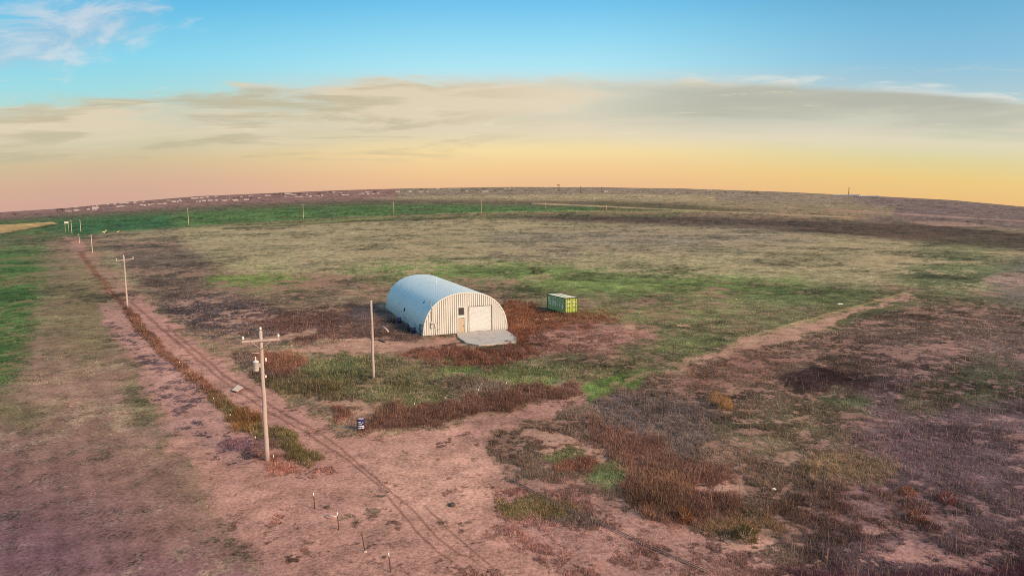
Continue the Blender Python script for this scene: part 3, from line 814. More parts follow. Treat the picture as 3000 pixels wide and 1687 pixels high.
# electric service at the left of the front wall
bm = bmesh.new(); tube(bm, [(-4.92, -.10, 1.85), (-4.92, -.10, 4.55)], .035, 10)
tube(bm, [(-4.92, -.10, 4.55), (-4.96, -.11, 4.70), (-5.06, -.12, 4.74), (-5.15, -.13, 4.62), (-5.16, -.13, 4.40)], .05, 10)
obj('service_mast', bm, M_GREY, barn)
bm = bmesh.new(); box(bm, (-4.95, -.14, 1.45), (.34, .18, .82), bevel=.02)
mb = obj('meter_box', bm, M_PALE, barn)
bm = bmesh.new(); lathe(bm, [(.09, 0), (.09, .06), (.07, .10)], 16)
bmesh.ops.rotate(bm, cent=(0, 0, 0), matrix=Matrix.Rotation(R(90), 3, 'X'), verts=bm.verts); bmesh.ops.translate(bm, vec=(-4.95, -.23, 1.58), verts=bm.verts)
obj('meter_dial', bm, M_GLASS, mb)
bm = bmesh.new(); box(bm, (-4.42, -.12, 1.35), (.30, .14, .55), bevel=.015); tube(bm, [(-4.42, -.10, 1.08), (-4.42, -.10, .1)], .025, 8)
obj('breaker_box', bm, M_PALE, barn)
for xx, zz in ((-4.08, 1.72), (-4.06, .78)):
    bm = bmesh.new(); box(bm, (xx, -.08, zz), (.14, .08, .16), bevel=.01); obj('outlet_box', bm, M_GREY, barn)
def shell_at(px, py):
    best = None
    for yy in np.linspace(0, BAR_L, 110):
        for k in range(20, 100):
            tp = math.pi * k / 120 + math.pi * .12
            x, z = arch(tp); p = BAR_M + bx * x + by * float(yy); qx, qy = proj(p.x, p.y, z)
            x2, z2 = arch(tp + .01); nrm = Vector((z2 - z, 0, -(x2 - x))).normalized()
            if nrm.x * x + nrm.z * z < 0: nrm = -nrm
            wn_ = bx * nrm.x + Vector((0, 0, nrm.z))
            if wn_.dot(Vector((0, 0, H)) - Vector((p.x, p.y, z))) <= 0: continue
            d = (qx - px) ** 2 + (qy - py) ** 2
            if best is None or d < best[0]: best = (d, x, float(yy), z, nrm)
    return best[1:]
def on_shell(name, px, py, mk, mat_):
    x, yy, z, nrm = shell_at(px, py)
    bm = bmesh.new(); mk(bm)
    rot = nrm.to_track_quat('Z', 'Y').to_matrix().to_4x4()
    bmesh.ops.transform(bm, matrix=Matrix.Translation((x, yy, z)) @ rot, verts=bm.verts)
    return obj(name, bm, mat_, barn)
def louvre(s):
    def f(bm):
        box(bm, (0, 0, .06), (s, s, .14), bevel=.02)
        for k in range(4): box(bm, (0, (k - 1.5) * s * .2, .14), (s * .8, s * .06, .05))
    return f
on_shell('side_vent', 1186.7, 906, louvre(.52), M_DARK)
on_shell('side_vent', 1243.5, 886, louvre(.34), M_DARK)
on_shell('side_vent', 1172.0, 921, louvre(.20), M_DARK)
x, yy, z, nrm = shell_at(1276.4, 831)
bm = bmesh.new(); tube(bm, [(x, yy, z - .1), (x, yy, z + .62)], .075, 12); lathe(bm, [(.13, .60), (.13, .68), (.02, .78)], 12, (x, yy, z))
obj('roof_vent_pipe', bm, M_WHITE, barn)
# dark flashing along the left foot
bm = bmesh.new(); box(bm, (-BAR_W - .12, BAR_L / 2, .14), (.16, BAR_L - .2, .28), bevel=.02); box(bm, (BAR_W + .12, BAR_L / 2, .14), (.16, BAR_L - .2, .28), bevel=.02)
obj('base_curb', bm, M_CONC, barn)

# concrete apron in front of the roller door
ap = [(1338, 978.5), (1478, 966.5), (1500, 981), (1522, 996), (1510, 1005), (1404, 1014), (1366, 1007), (1341, 990)]
bm = bmesh.new()
pts = [at(*p) for p in ap]
v0 = [bm.verts.new((p.x, p.y, -.05)) for p in pts]; v1 = [bm.verts.new((p.x, p.y, .16)) for p in pts]
bm.faces.new(v1); bm.faces.new(v0[::-1])
for i in range(len(pts)): bm.faces.new((v0[i], v0[(i + 1) % len(pts)], v1[(i + 1) % len(pts)], v1[i]))
bmesh.ops.recalc_face_normals(bm, faces=bm.faces)
bmesh.ops.bevel(bm, geom=[e for e in bm.edges if all(abs(v.co.z - .16) < 1e-4 for v in e.verts)], offset=.03, segments=1, affect='EDGES')
obj('concrete_apron', bm, M_CONC, label='pale concrete slab in front of the white roller door', cat='concrete slab')

# ------------------------------------------------------------------ shipping container
con = empty('shipping_container', CON_P, R(CON_ANG), label='green shipping container with white lettering and yellow green doors', cat='shipping container')
CW, CL, CH = 2.44, 6.06, 2.68
def corr(bm, p0, d, n_out, L, z0, z1, pit=.28, dep=.036):
    x = 0; pr = None; pts = []
    while x < L - .01:
        pts += [(x, 0), (x + pit * .25, 0), (x + pit * .5, -dep), (x + pit * .75, -dep)]; x += pit
    pts = [p for p in pts if p[0] < L] + [(L, 0)]
    for s, o in pts:
        b = p0 + d * s + n_out * o
        cur = (bm.verts.new((b.x, b.y, z0)), bm.verts.new((b.x, b.y, z1)))
        if pr: bm.faces.new((pr[0], cur[0], cur[1], pr[1]))
        pr = cur
for xx, no in ((.03, Vector((-1, 0, 0))), (CW - .03, Vector((1, 0, 0)))):
    bm = bmesh.new(); corr(bm, Vector((xx, .12, 0)), Vector((0, 1, 0)), no, CL - .24, .22, CH - .12)
    sp_ = obj('side_panel', bm, M_GREEN, con)
    if no.x < 0:
        # weathered pale characters on the side facing left, each its own painted shape
        CHARS = [(5.35, 2.05, ((0, 0, .34, .42),)), (3.3, 2.06, ((0, .34, .84, .10), (0, -.34, .84, .10), (.40, 0, .10, .62), (-.40, 0, .10, .62))), (.82, 1.15, ((0, 0, .32, .85),))]
        for y, parts in ((5.35, ((-.08, 0, .16, .80), (.0, .36, .42, .14))), (4.72, ((.14, 0, .14, .72), (0, .3, .40, .13), (0, 0, .40, .12), (0, -.30, .40, .13))),
                         (4.0, ((.16, .02, .13, .72), (-.04, -.30, .40, .13), (-.16, -.05, .12, .45))), (3.2, ((.14, 0, .13, .66), (0, .28, .36, .12), (-.14, .1, .12, .3), (0, -.05, .36, .11), (-.14, -.22, .12, .25))),
                         (2.4, ((.14, .02, .14, .62), (0, -.26, .40, .13), (-.14, -.1, .12, .34))), (1.65, ((.14, 0, .13, .60), (0, .24, .38, .12), (0, -.02, .34, .11), (0, -.27, .38, .12)))):
            CHARS.append((y, 1.36, parts))
        for y, z, parts in CHARS:
            bm = bmesh.new()
            for n_, (dy, dz, wy, hz) in enumerate(parts): box(bm, (.020 - .001 * n_, y + dy, z + dz), (.018, wy, hz))
            obj('painted_character', bm, M_LETTER, sp_)
bm = bmesh.new(); corr(bm, Vector((.12, CL - .03, 0)), Vector((1, 0, 0)), Vector((0, 1, 0)), CW - .24, .22, CH - .12)
obj('end_panel', bm, M_GREEN, con)
bm = bmesh.new()
for xx in (.07, CW - .07):
    for yy in (.07, CL - .07): box(bm, (xx, yy, CH / 2), (.14, .14, CH - .36), bevel=.01)
    for zz in (.14, CH - .06): box(bm, (xx, CL / 2, zz), (.10, CL - .36, .12), bevel=.01)
for yy in (.07, CL - .07):
    for zz in (.14, CH - .06): box(bm, (CW / 2, yy, zz), (CW - .36, .10, .12), bevel=.01)
obj('frame', bm, M_GDARK, con)
for xx in (.09, CW - .09):
    for yy in (.09, CL - .09):
        for zz in (.09, CH - .07):
            bm = bmesh.new(); box(bm, (xx, yy, zz), (.19, .19, .18), bevel=.015); obj('corner_casting', bm, M_GDARK, con)
bm = bmesh.new()
pr = None; y = .15; k = 0
while y < CL - .14:
    zo = CH - .03 + (.03 if k % 4 in (1, 2) else 0)
    cur = (bm.verts.new((.12, y, zo)), bm.verts.new((CW - .12, y, zo)))
    if pr: bm.faces.new((pr[0], pr[1], cur[1], cur[0]))
    pr = cur; y += .105; k += 1
ro = obj('roof', bm, M_CROOF, con)
bm = bmesh.new()
for yy in (1.25, 2.5, 3.75, 5.0): box(bm, (CW / 2, yy, CH + .015), (1.5, .10, .03))
obj('roof_strap', bm, M_GDARK, ro)
for s in (0, 1):
    cx = .14 + (CW / 2 - .14) * (.5 + s) + (0 if s == 0 else 0)
    bm = bmesh.new(); wv = CW / 2 - .17
    box(bm, (cx, .05, CH / 2 + .02), (wv, .05, CH - .46), bevel=.01)
    for zz in (.45, .85, 1.25, 1.65, 2.05): box(bm, (cx, .018, zz + .1), (wv - .1, .03, .20), bevel=.012)
    dr = obj('cargo_door', bm, M_LIME, con)
    for dx in (-.24, .24):
        bm = bmesh.new(); tube(bm, [(cx + dx, -.03, .22), (cx + dx, -.03, CH - .14)], .022, 8)
        for zz in (.35, 1.0, 1.7, 2.3): box(bm, (cx + dx, -.02, zz), (.10, .06, .06))
        obj('lock_rod', bm, M_GDARK, dr)
    bm = bmesh.new(); box(bm, (cx, -.05, 1.12), (.44, .03, .05), bevel=.006)
    obj('handle', bm, M_GDARK, dr)
    for zz in (.4, 1.0, 1.6, 2.2):
        bm = bmesh.new(); box(bm, (cx + (wv / 2 + .0) * (-1 if s == 0 else 1), .0, zz), (.09, .06, .13), bevel=.008); obj('hinge', bm, M_GDARK, dr)
for c_, s_ in (((CW / 2 - .6, -.003, 2.02), (.60, .012, .12)), ((CW / 2 + .5, -.003, 1.95), (.5, .012, .12)), ((CW / 2 - .6, -.003, 1.40), (.5, .012, .12)), ((CW / 2 + .5, -.003, 1.36), (.42, .012, .10))):
    bm = bmesh.new(); box(bm, c_, s_); obj('door_placard', bm, M_LETTER, con)
bm = bmesh.new(); box(bm, (CW / 2, CL / 2, .20), (CW - .2, CL - .2, .03))
obj('floor', bm, M_DARK, con)

# ------------------------------------------------------------------ utility poles
def pole_bm(h, r0=.165, r1=.11):
    bm = bmesh.new()
    pts = [(random.uniform(-.02, .02) * (i not in (0, 8)), random.uniform(-.02, .02) * (i not in (0, 8)), -.3 + (h + .3) * i / 8) for i in range(9)]
    tube(bm, pts, r0, 14, r1)
    return bm
def insulator(par, loc, s=1.0):
    bm = bmesh.new(); lathe(bm, [(.02 * s, 0), (.02 * s, .08 * s), (.07 * s, .09 * s), (.07 * s, .13 * s), (.045 * s, .15 * s), (.075 * s, .17 * s), (.06 * s, .24 * s), (.02 * s, .26 * s)], 12, loc)
    return obj('insulator', bm, M_PORC, par)
def cross_pole(base, h, arm_a, arm_b, label, detailed, group=None):
    t = empty('utility_pole', base, 0, label=label, cat='utility pole', group=group)
    obj('pole_shaft', pole_bm(h), M_WOODP, t)
    bm = bmesh.new(); lathe(bm, [(.125, h), (.135, h + .03), (.05, h + .07)], 14); obj('pole_cap', bm, M_PALE, t)
    a, b = arm_a - Vector(base), arm_b - Vector(base)
    d = (b - a).normalized(); side = d.cross(Vector((0, 0, 1))).normalized()
    c = side * .17
    if c.y > 0: c = -c
    L = (b - a).length; mid = Vector((0, 0, (a.z + b.z) / 2)) + c
    rot = Matrix.Rotation(math.atan2(d.y, d.x), 4, 'Z')
    bm = bmesh.new(); box(bm, mid, (L, .10, .125), rot, bevel=.008)
    ca = obj('crossarm', bm, M_WOODP, t)
    for s in (-1, 1):
        bm = bmesh.new(); tube(bm, [mid + d * s * L * .27 + c.normalized() * .07, Vector((0, 0, mid.z - .62)) + c * 1.1], .022, 6)
        obj('brace', bm, M_WOODP, t)
        insulator(ca, mid + d * s * (L / 2 - .1) + Vector((0, 0, .06)), 1.15)
    insulator(t, (0, 0, h + .05), 1.1)
    if detailed:
        tl = d * -.36 - Vector((0, .1, 0))
        bm = bmesh.new(); lathe(bm, [(.16, 0), (.19, .03), (.19, .60), (.205, .61), (.205, .66), (.12, .72), (.03, .74)], 20, (tl.x, tl.y, h - 2.62))
        tr = obj('transformer', bm, M_PALE, t)
        bm = bmesh.new(); lathe(bm, [(.03, 0), (.05, .04), (.03, .08), (.05, .12), (.03, .16), (.045, .2), (.015, .26)], 10, (tl.x, tl.y, h - 1.9))
        obj('bushing', bm, M_PORC, tr)
        bm = bmesh.new(); box(bm, (tl.x / 2, tl.y / 2, h - 2.25), (.28, .06, .30), rot); obj('mounting_bracket', bm, M_GREY, tr)
        bm = bmesh.new(); tube(bm, [Vector((0, 0, h - 1.42)), d * .0 - d * .62 + Vector((0, -.05, h - 1.40))], .035, 8); obj('side_arm', bm, M_WOODP, t)
        bm = bmesh.new(); lathe(bm, [(.03, 0), (.06, .03), (.06, .22), (.03, .28)], 10, (d.x * .26, d.y * .26 - .05, h - 2.05)); obj('fuse_cutout', bm, M_PORC, t)
        insulator(t, (d.x * .2, d.y * .2 - .05, h - 3.2), .9)
    return t
cross_pole(at(783, 1348), 8.95, at(699, 998, 8.40), at(811, 990, 8.40), 'nearest weathered utility pole with crossarm and grey transformer', True)
cross_pole(at(374, 903), 9.1, at(338, 763, 8.6), at(389, 757, 8.6), 'utility pole with bare crossarm beside the dirt track', False)
t = empty('utility_pole', at(1094.5, 1108), 0, label='plain bare wooden pole standing in front of the arched barn', cat='utility pole')
obj('pole_shaft', pole_bm(7.95, .15, .11), M_WOODP, t)
bm = bmesh.new(); lathe(bm, [(.115, 7.95), (.12, 7.98), (.04, 8.0)], 12); obj('pole_cap', bm, M_PALE, t)

# smaller poles in the distance (base pixel, top pixel, label)
FARP = [((271, 741), 696, 'slim pale pole next along the track behind the crossarm pole', None),
        ((233, 713), 690, 'thin pale pole at the far end of the dirt track', None),
        ((211, 686), 652, 'thin pole just right of the box on tall legs', None),
        ((237, 680), 650, 'thin pole standing at the left end of the green field', None),
        ((553, 661), 616, 'leftmost thin pole along the green field edge', 'poles along the far edge of the green field'),
        ((889, 640), 601, 'second thin pole along the green field edge from the left', 'poles along the far edge of the green field'),
        ((1154, 630), 595, 'third thin pole along the green field edge from the left', 'poles along the far edge of the green field'),
        ((1410, 626), 591, 'fourth thin pole along the green field edge from the left', 'poles along the far edge of the green field'),
        ((1599, 616), 594, 'fifth thin pole along the green field edge from the left', 'poles along the far edge of the green field'),
        ((1776, 616), 602, 'rightmost thin pole along the green field edge', 'poles along the far edge of the green field')]
for b, ty, lab, grp in FARP:
    g = ground(*b); dist = math.hypot(g.x, g.y)
    hgt_ = (b[1] - ty) / FPX * dist * 1.02
    t = empty('utility_pole', g, 0, label=lab, cat='utility pole', group=grp)
    rr_ = max(.14, dist * .00030)
    obj('pole_shaft', pole_bm(hgt_, rr_, rr_ * .8), M_PLANK, t)
    bm = bmesh.new(); box(bm, (0, -.2, hgt_ * .92), (1.9, .12, .14), bevel=.01); obj('crossarm', bm, M_WOODP, t)

# ------------------------------------------------------------------ steel fence posts
def post(base, top, white, label, group, cat='fence post', r=.028):
    b = at(*base); dist = math.hypot(b.x, b.y); d = ray(*top)
    k = b.y / d[1]; tp = Vector((d[0] * k, b.y, H + d[2] * k))
    hgt_ = max(.7, tp.z); ln = (tp.x - b.x)
    t = empty('fence_post', b, 0, label=label, cat=cat, group=group)
    r = max(r, dist * .00042)
    bm = bmesh.new()
    wt_ = hgt_ * (.80 if white else 1.0)
    fr_ = wt_ / hgt_
    box(bm, (0, 0, 0), (.01, .01, .01))
    bmesh.ops.delete(bm, geom=bm.verts[:], context='VERTS')
    tube(bm, [(0, 0, -.2), (ln * .5 * fr_, 0, wt_ * .5), (ln * fr_, 0, wt_)], r, 6)
    for i in range(5): box(bm, (ln * fr_ * (i + 1) / 6, -r, wt_ * (i + 1) / 6), (r * .8, r * .8, .03))
    obj('post_shaft', bm, M_RUST, t)
    if white:
        bm = bmesh.new(); tube(bm, [(ln * fr_, 0, wt_), (ln, 0, hgt_)], r * 1.15, 6); obj('painted_tip', bm, M_WHITE, t)
    return t
GL = 'white tipped posts along the weedy strip'
post((1145, 1676), (1138, 1618), True, 'nearest white tipped steel fence post at the bottom', GL)
post((1070, 1615), (1060, 1562), False, 'bare leaning steel fence post with a pale stone at its foot', GL)
post((993, 1551), (988, 1500), True, 'white tipped steel post beside a fallen stick', GL)
post((923, 1488), (918, 1443), True, 'white tipped steel post on bare dirt below the nearest utility pole', GL)
post((802, 1366), (801, 1333), True, 'white tipped steel post right beside the foot of the nearest utility pole', GL)
post((747, 1305), (748, 1281), True, 'white tipped steel post in dark weeds left of the nearest utility pole', GL)
post((675, 1237), (674, 1213), True, 'white tipped steel post in the weed strip, third along from the utility pole foot', GL)
post((627, 1190), (626, 1164), True, 'white tipped steel post in the weed strip, fourth along from the utility pole foot', GL)
post((554, 1108), (553.5, 1087), True, 'white tipped steel post in the weed strip, fifth along from the utility pole foot', GL)
post((525, 1079), (525, 1059), True, 'farthest white tipped steel post in the weed strip', GL)
GR = 'posts along the side road'
post((1111, 1236), (1111, 1197), False, 'dark steel post in weeds right of the blue drum', GR)
post((1214, 1208), (1213.5, 1180), True, 'pale tipped post in the red weeds, nearest to the blue drum', GR)
post((1307, 1192), (1306, 1162), True, 'pale tipped post in the red weeds, second from the blue drum', GR)
post((1402, 1170), (1401.5, 1139), True, 'pale tipped post in the red weeds, third from the blue drum', GR)
post((1484, 1148), (1484, 1119), True, 'pale tipped post in the red weeds, fourth from the blue drum', GR)
post((1467, 1136), (1467, 1114), False, 'short pale brown post behind the red weeds', GR)
post((1646, 1114), (1646, 1086), False, 'dark thin post left of the green patch in the side road', GR)
post((1972, 1037), (1973, 1009), False, 'dark thin post above the sandy stretch of side road', GR)
post((2195, 974), (2195, 952), False, 'dark thin post farthest along the side road', GR)
post((1944, 1221), (1945, 1168), False, 'thin tall bare post in the dark weeds right of the side road', GR)
post((1376, 985), (1376.5, 976), True, 'short stub post at the corner of the concrete slab', GR) if False else None

# ------------------------------------------------------------------ drum, boards, stones and litter
def place(name, px, py, label, cat, rz=0.0, z=0.0, group=None):
    return empty(name, at(px, py) + Vector((0, 0, z)), rz, label=label, cat=cat, group=group)
t = place('drum', 1058, 1259, 'dark blue drum with pale lettering at the weedy road corner', 'drum')
bm = bmesh.new(); lathe(bm, [(.28, 0), (.30, .02), (.30, .29), (.312, .30), (.312, .32), (.30, .33), (.30, .58), (.312, .59), (.312, .61), (.30, .62), (.30, .88), (.31, .90), (.29, .92), (.28, .885)], 28)
obj('drum_body', bm, M_BLUE, t)
bm = bmesh.new(); lathe(bm, [(.24, .888), (.24, .905)], 24); obj('lid', bm, mat('dusty_lid', (.46, .34, .36), .6), t)
bm = bmesh.new()
def arc_mark(z0, z1, a0, a1, rr_=.306):
    n = 8; pr = None
    for i in range(n + 1):
        a = R(-90 + 13 + a0 + (a1 - a0) * i / n)
        cur = (bm.verts.new((rr_ * math.cos(a), rr_ * math.sin(a), z0)), bm.verts.new((rr_ * math.cos(a), rr_ * math.sin(a), z1)))
        if pr: bm.faces.new((pr[0], cur[0], cur[1], pr[1]))
        pr = cur
for z0, z1, a0, a1 in ((.67, .76, -50, -5), (.52, .57, -40, 12), (.355, .43, -54, 50), (.20, .285, -54, 4), (.20, .285, 10, 54)): arc_mark(z0, z1, a0, a1)
obj('drum_lettering', bm, M_WHITE, t)

def sheet(name, corners, th, m_, label, cat, lift=.05, group=None):
    pts = [at(*c) for c in corners]
    c = sum(pts, Vector()) / len(pts)
    bm = bmesh.new()
    v0 = [bm.verts.new((p - c) + Vector((0, 0, lift + random.uniform(0, .05)))) for p in pts]
    f = bm.faces.new(v0)
    g = bmesh.ops.extrude_face_region(bm, geom=[f]); bmesh.ops.translate(bm, vec=(0, 0, th), verts=[v for v in g['geom'] if isinstance(v, bmesh.types.BMVert)])
    bmesh.ops.recalc_face_normals(bm, faces=bm.faces)
    o = obj(name, bm, m_, label=label, cat=cat, group=group); o.location = c
    return o
sheet('plywood_sheet', [(679, 1147), (697, 1132), (713, 1140), (695, 1152)], .05, M_PLANK, 'pale square board lying on the dirt track near the pole', 'board', .12)
def stick(name, a, b, r, m_, label, cat, za=.08, zb=.08, seg=8):
    A, B = at(*a), at(*b); c = (A + B) / 2
    bm = bmesh.new(); mid = Vector((0, 0, (za + zb) / 2 + .02)) + Vector((random.uniform(-.05, .05), random.uniform(-.05, .05), 0))
    tube(bm, [A - c + Vector((0, 0, za)), mid, B - c + Vector((0, 0, zb))], r, seg, r * .85)
    o = obj(name, bm, m_, label=label, cat=cat); o.location = c
    return o
stick('plank', (1122, 971.5), (1138, 983), .13, M_PLANK, 'pale plank propped in the weeds left of the barn', 'plank', .75, .6)
stick('plank', (1109, 997.5), (1128, 1004), .09, M_RUST, 'dark plank lying on sandy ground near the bare pole', 'plank')
stick('branch', (957, 1513), (985, 1525), .05, M_PLANK, 'pale fallen stick beside a white tipped post', 'stick', .1, .25)
def stone(px, py, s, m_, label, cat='stone', sq=.6):
    bm = bmesh.new(); bmesh.ops.create_icosphere(bm, subdivisions=2, radius=s)
    for v in bm.verts:
        v.co *= 1 + (random.random() - .5) * .35
        v.co.z *= sq
    o = obj('stone', bm, m_, label=label, cat=cat); o.location = at(px, py) + Vector((0, 0, s * sq * .4))
    return o
stone(1070, 1617, .10, M_PSTONE, 'small pale stone at the foot of a bare post')
stone(1126, 1633, .11, M_ROCK, 'small dark clod left of the nearest white tipped post')
stone(959, 1486, .15, M_ROCK, 'small dark clod between two white tipped posts')
stone(1324, 1481, .22, M_ROCK, 'dark lump standing in for a burrow hole, alone on the wide dirt crossing')  # dark stone put in place of a burrow hole
def bag(px, py, sx_, sy_, sz_, label, rz=0.0, m_=None, cat='litter'):
    bm = bmesh.new(); bmesh.ops.create_icosphere(bm, subdivisions=3, radius=1)
    for v in bm.verts:
        n = vnoise(np.array([v.co.x * 2.2 + px]), np.array([v.co.y * 2.2 + v.co.z * 1.7]), 3)[0]
        v.co *= .8 + .4 * n
        v.co = Vector((v.co.x * sx_, v.co.y * sy_, max(v.co.z, -.5) * sz_))
    o = obj('plastic_bag', bm, m_ or M_WHITE, label=label, cat=cat); o.location = at(px, py) + Vector((0, 0, sz_ * .5)); o.rotation_euler.z = rz
    return o
bag(2267, 1434, .14, .08, .08, 'white scrap of litter in the dark weeds at lower right')
bag(2460, 892, .5, .2, .16, 'pale scrap on the green grass far right of the container')
bag(1573, 938, .34, .16, .12, 'left one of two white scraps between barn and container')
bag(1601, 936.5, .32, .16, .12, 'right one of two white scraps between barn and container')
# thin double pipe lying across the lower dirt
for off, lab in ((0, 'thin grey pipe lying across the lower dirt, the upper of the pair'), (7, 'thin grey pipe lying across the lower dirt, the lower of the pair')):
    PP = [(1478, 1399), (1530, 1421), (1624, 1472), (1690, 1502), (1745, 1526), (1800, 1551), (1900, 1598), (2000, 1643), (2080, 1676)]
    c = at(*PP[0]); bm = bmesh.new()
    tube(bm, [at(a - off * .35, b + off * .6) - c + Vector((0, 0, .06)) for a, b in PP], .022, 6)
    o = obj('pipe', bm, M_PIPE, label=lab, cat='pipe'); o.location = c
PP = [(1084, 1168), (1121, 1191), (1165, 1218), (1200, 1236), (1230, 1254)]
c = at(*PP[0]); bm = bmesh.new(); tube(bm, [at(*p) - c + Vector((0, 0, .45 - .09 * i)) for i, p in enumerate(PP)], .02, 6)
o = obj('wire', bm, M_RUST, label='sagging dark wire running down through the red weeds', cat='wire'); o.location = c

# things along the left side of the barn
def tyre(px, py, Rr, label, rz):
    t = place('tyre', px, py, label, 'tyre', rz)
    bm = bmesh.new()
    prof = [(Rr * .55, -.14), (Rr * .9, -.17), (Rr, -.12), (Rr, .12), (Rr * .9, .17), (Rr * .55, .14)]
    seg = 28; rings = [[bm.verts.new((r_ * math.cos(2 * math.pi * k / seg), o_, Rr * .96 + r_ * math.sin(2 * math.pi * k / seg))) for k in range(seg)] for r_, o_ in prof]
    for a, b in zip(rings, rings[1:] + rings[:1]):
        for k in range(seg): bm.faces.new((a[k], a[(k + 1) % seg], b[(k + 1) % seg], b[k]))
    bmesh.ops.recalc_face_normals(bm, faces=bm.faces)
    bmesh.ops.rotate(bm, cent=(0, 0, 0), matrix=Matrix.Rotation(R(-14), 3, 'X'), verts=bm.verts)
    obj('tread', bm, M_RUBBER, t)
    bm = bmesh.new(); lathe(bm, [(Rr * .56, -.05), (Rr * .5, -.02), (Rr * .2, .0), (Rr * .5, .03), (Rr * .56, .06)], 20)
    bmesh.ops.rotate(bm, cent=(0, 0, 0), matrix=Matrix.Rotation(R(90), 3, 'X'), verts=bm.verts); bmesh.ops.translate(bm, vec=(0, 0, Rr * .96), verts=bm.verts)
    bmesh.ops.rotate(bm, cent=(0, 0, 0), matrix=Matrix.Rotation(R(-14), 3, 'X'), verts=bm.verts)
    obj('rim', bm, M_DARK, t)
wall_rz = math.atan2(by.y, by.x)
tyre(1156, 945, .62, 'dark old tyre leaning on the barn wall, the farther one', wall_rz - R(15))
tyre(1198, 969, .60, 'dark old tyre leaning on the barn wall, the nearer one', wall_rz - R(15))
t = place('drum', 1171, 947, 'small dark drum between the two tyres by the barn wall', 'drum')
bm = bmesh.new(); lathe(bm, [(.24, 0), (.26, .02), (.26, .4), (.27, .41), (.26, .43), (.26, .86), (.24, .9)], 18); obj('drum_body', bm, M_BLUE, t)
bm = bmesh.new(); lathe(bm, [(.22, .9), (.2, .92)], 18); obj('lid', bm, M_DARK, t)
t = place('drum', 1212, 975, 'dark bluish drum by the barn wall nearest the front corner', 'drum')
bm = bmesh.new(); lathe(bm, [(.26, 0), (.28, .02), (.28, .4), (.29, .41), (.28, .43), (.28, .82), (.26, .86)], 18); obj('drum_body', bm, M_BLUE, t)
bm = bmesh.new(); lathe(bm, [(.24, .86), (.22, .88)], 18); obj('lid', bm, M_GREY, t)
t = place('steel_rack', 1236, 980, 'black steel frame standing at the front left corner of the barn', 'rack', wall_rz)
for sx_, sy_ in ((-.28, -.22), (.28, -.22), (-.28, .22), (.28, .22)):
    bm = bmesh.new(); tube(bm, [(sx_, sy_, 0), (sx_, sy_, 1.5 if sy_ > 0 else 1.35)], .035, 8); obj('leg', bm, M_DARK, t)
for zz in (.55, 1.3):
    bm = bmesh.new(); box(bm, (0, 0, zz), (.62, .5, .05), bevel=.006); obj('shelf', bm, M_DARK, t)

# ------------------------------------------------------------------ single bushes
def bush(px, py, h, wd, col, label, cat='bush', n=900, dome=True):
    g = ground(px, py); t = empty('bush', g, 0, label=label, cat=cat)
    c = np.array(lin(col)) * GAIN * 1.2
    N = n; u = RNG.normal(0, 1, (N, 3)); u /= np.linalg.norm(u, axis=1)[:, None]; u[:, 2] = np.abs(u[:, 2])
    rad = RNG.uniform(.45, 1.0, N) ** .6 * (.75 + .5 * fbm(u[:, 0] * 2 + 5 + px, u[:, 1] * 2 + u[:, 2] * 2 + 5, 9, 3))
    p = u * rad[:, None] * np.array([wd / 2, wd / 2, h])
    V, Fc, C = blades(p, np.full(N, h * .30), np.full(N, .05), np.tile(c, (N, 1)) * (.7 + .6 * fbm(p[:, 0] * 3, p[:, 1] * 3 + p[:, 2] * 3, 5, 2))[:, None], 2, 'grass')
    dist = math.hypot(g.x, g.y)
    obj('foliage', np_mesh('foliage', V, Fc, C), M_PLANT, t)
    bm = bmesh.new()
    for k in range(6):
        a = k * 1.05; tube(bm, [(0, 0, -.05), (math.cos(a) * wd * .15, math.sin(a) * wd * .15, h * .4), (math.cos(a) * wd * .3, math.sin(a) * wd * .3, h * .8)], .03, 5, .01)
    obj('stem', bm, M_WOODP, t)
    return t
bush(2098, 1180, .95, 1.5, (168, 128, 84), 'tan straw coloured grass clump in the dark weeds', 'grass clump')
bush(2126, 1196, .9, 1.3, (176, 136, 90), 'smaller tan grass clump just below the larger one', 'grass clump')
bush(2658, 1450, .55, 1.0, (150, 98, 74), 'round orange bush in the purple weeds at lower right')
bush(2685, 1525, .6, 1.1, (132, 84, 64), 'russet bush just below the round orange one')
bush(1574, 803, 1.7, 3.8, (66, 72, 44), 'dark green shrub alone on the grass behind the barn', 'shrub', 700)
bush(2770, 1470, .6, 1.2, (128, 74, 72), 'reddish bush near the right edge in purple weeds')
bush(2005, 1525, .7, 1.0, (130, 84, 48), 'orange brown bush beside bare pink ground at lower right')
bush(2180, 1580, .8, 1.4, (90, 84, 48), 'olive bush in the pink soil at the bottom right')

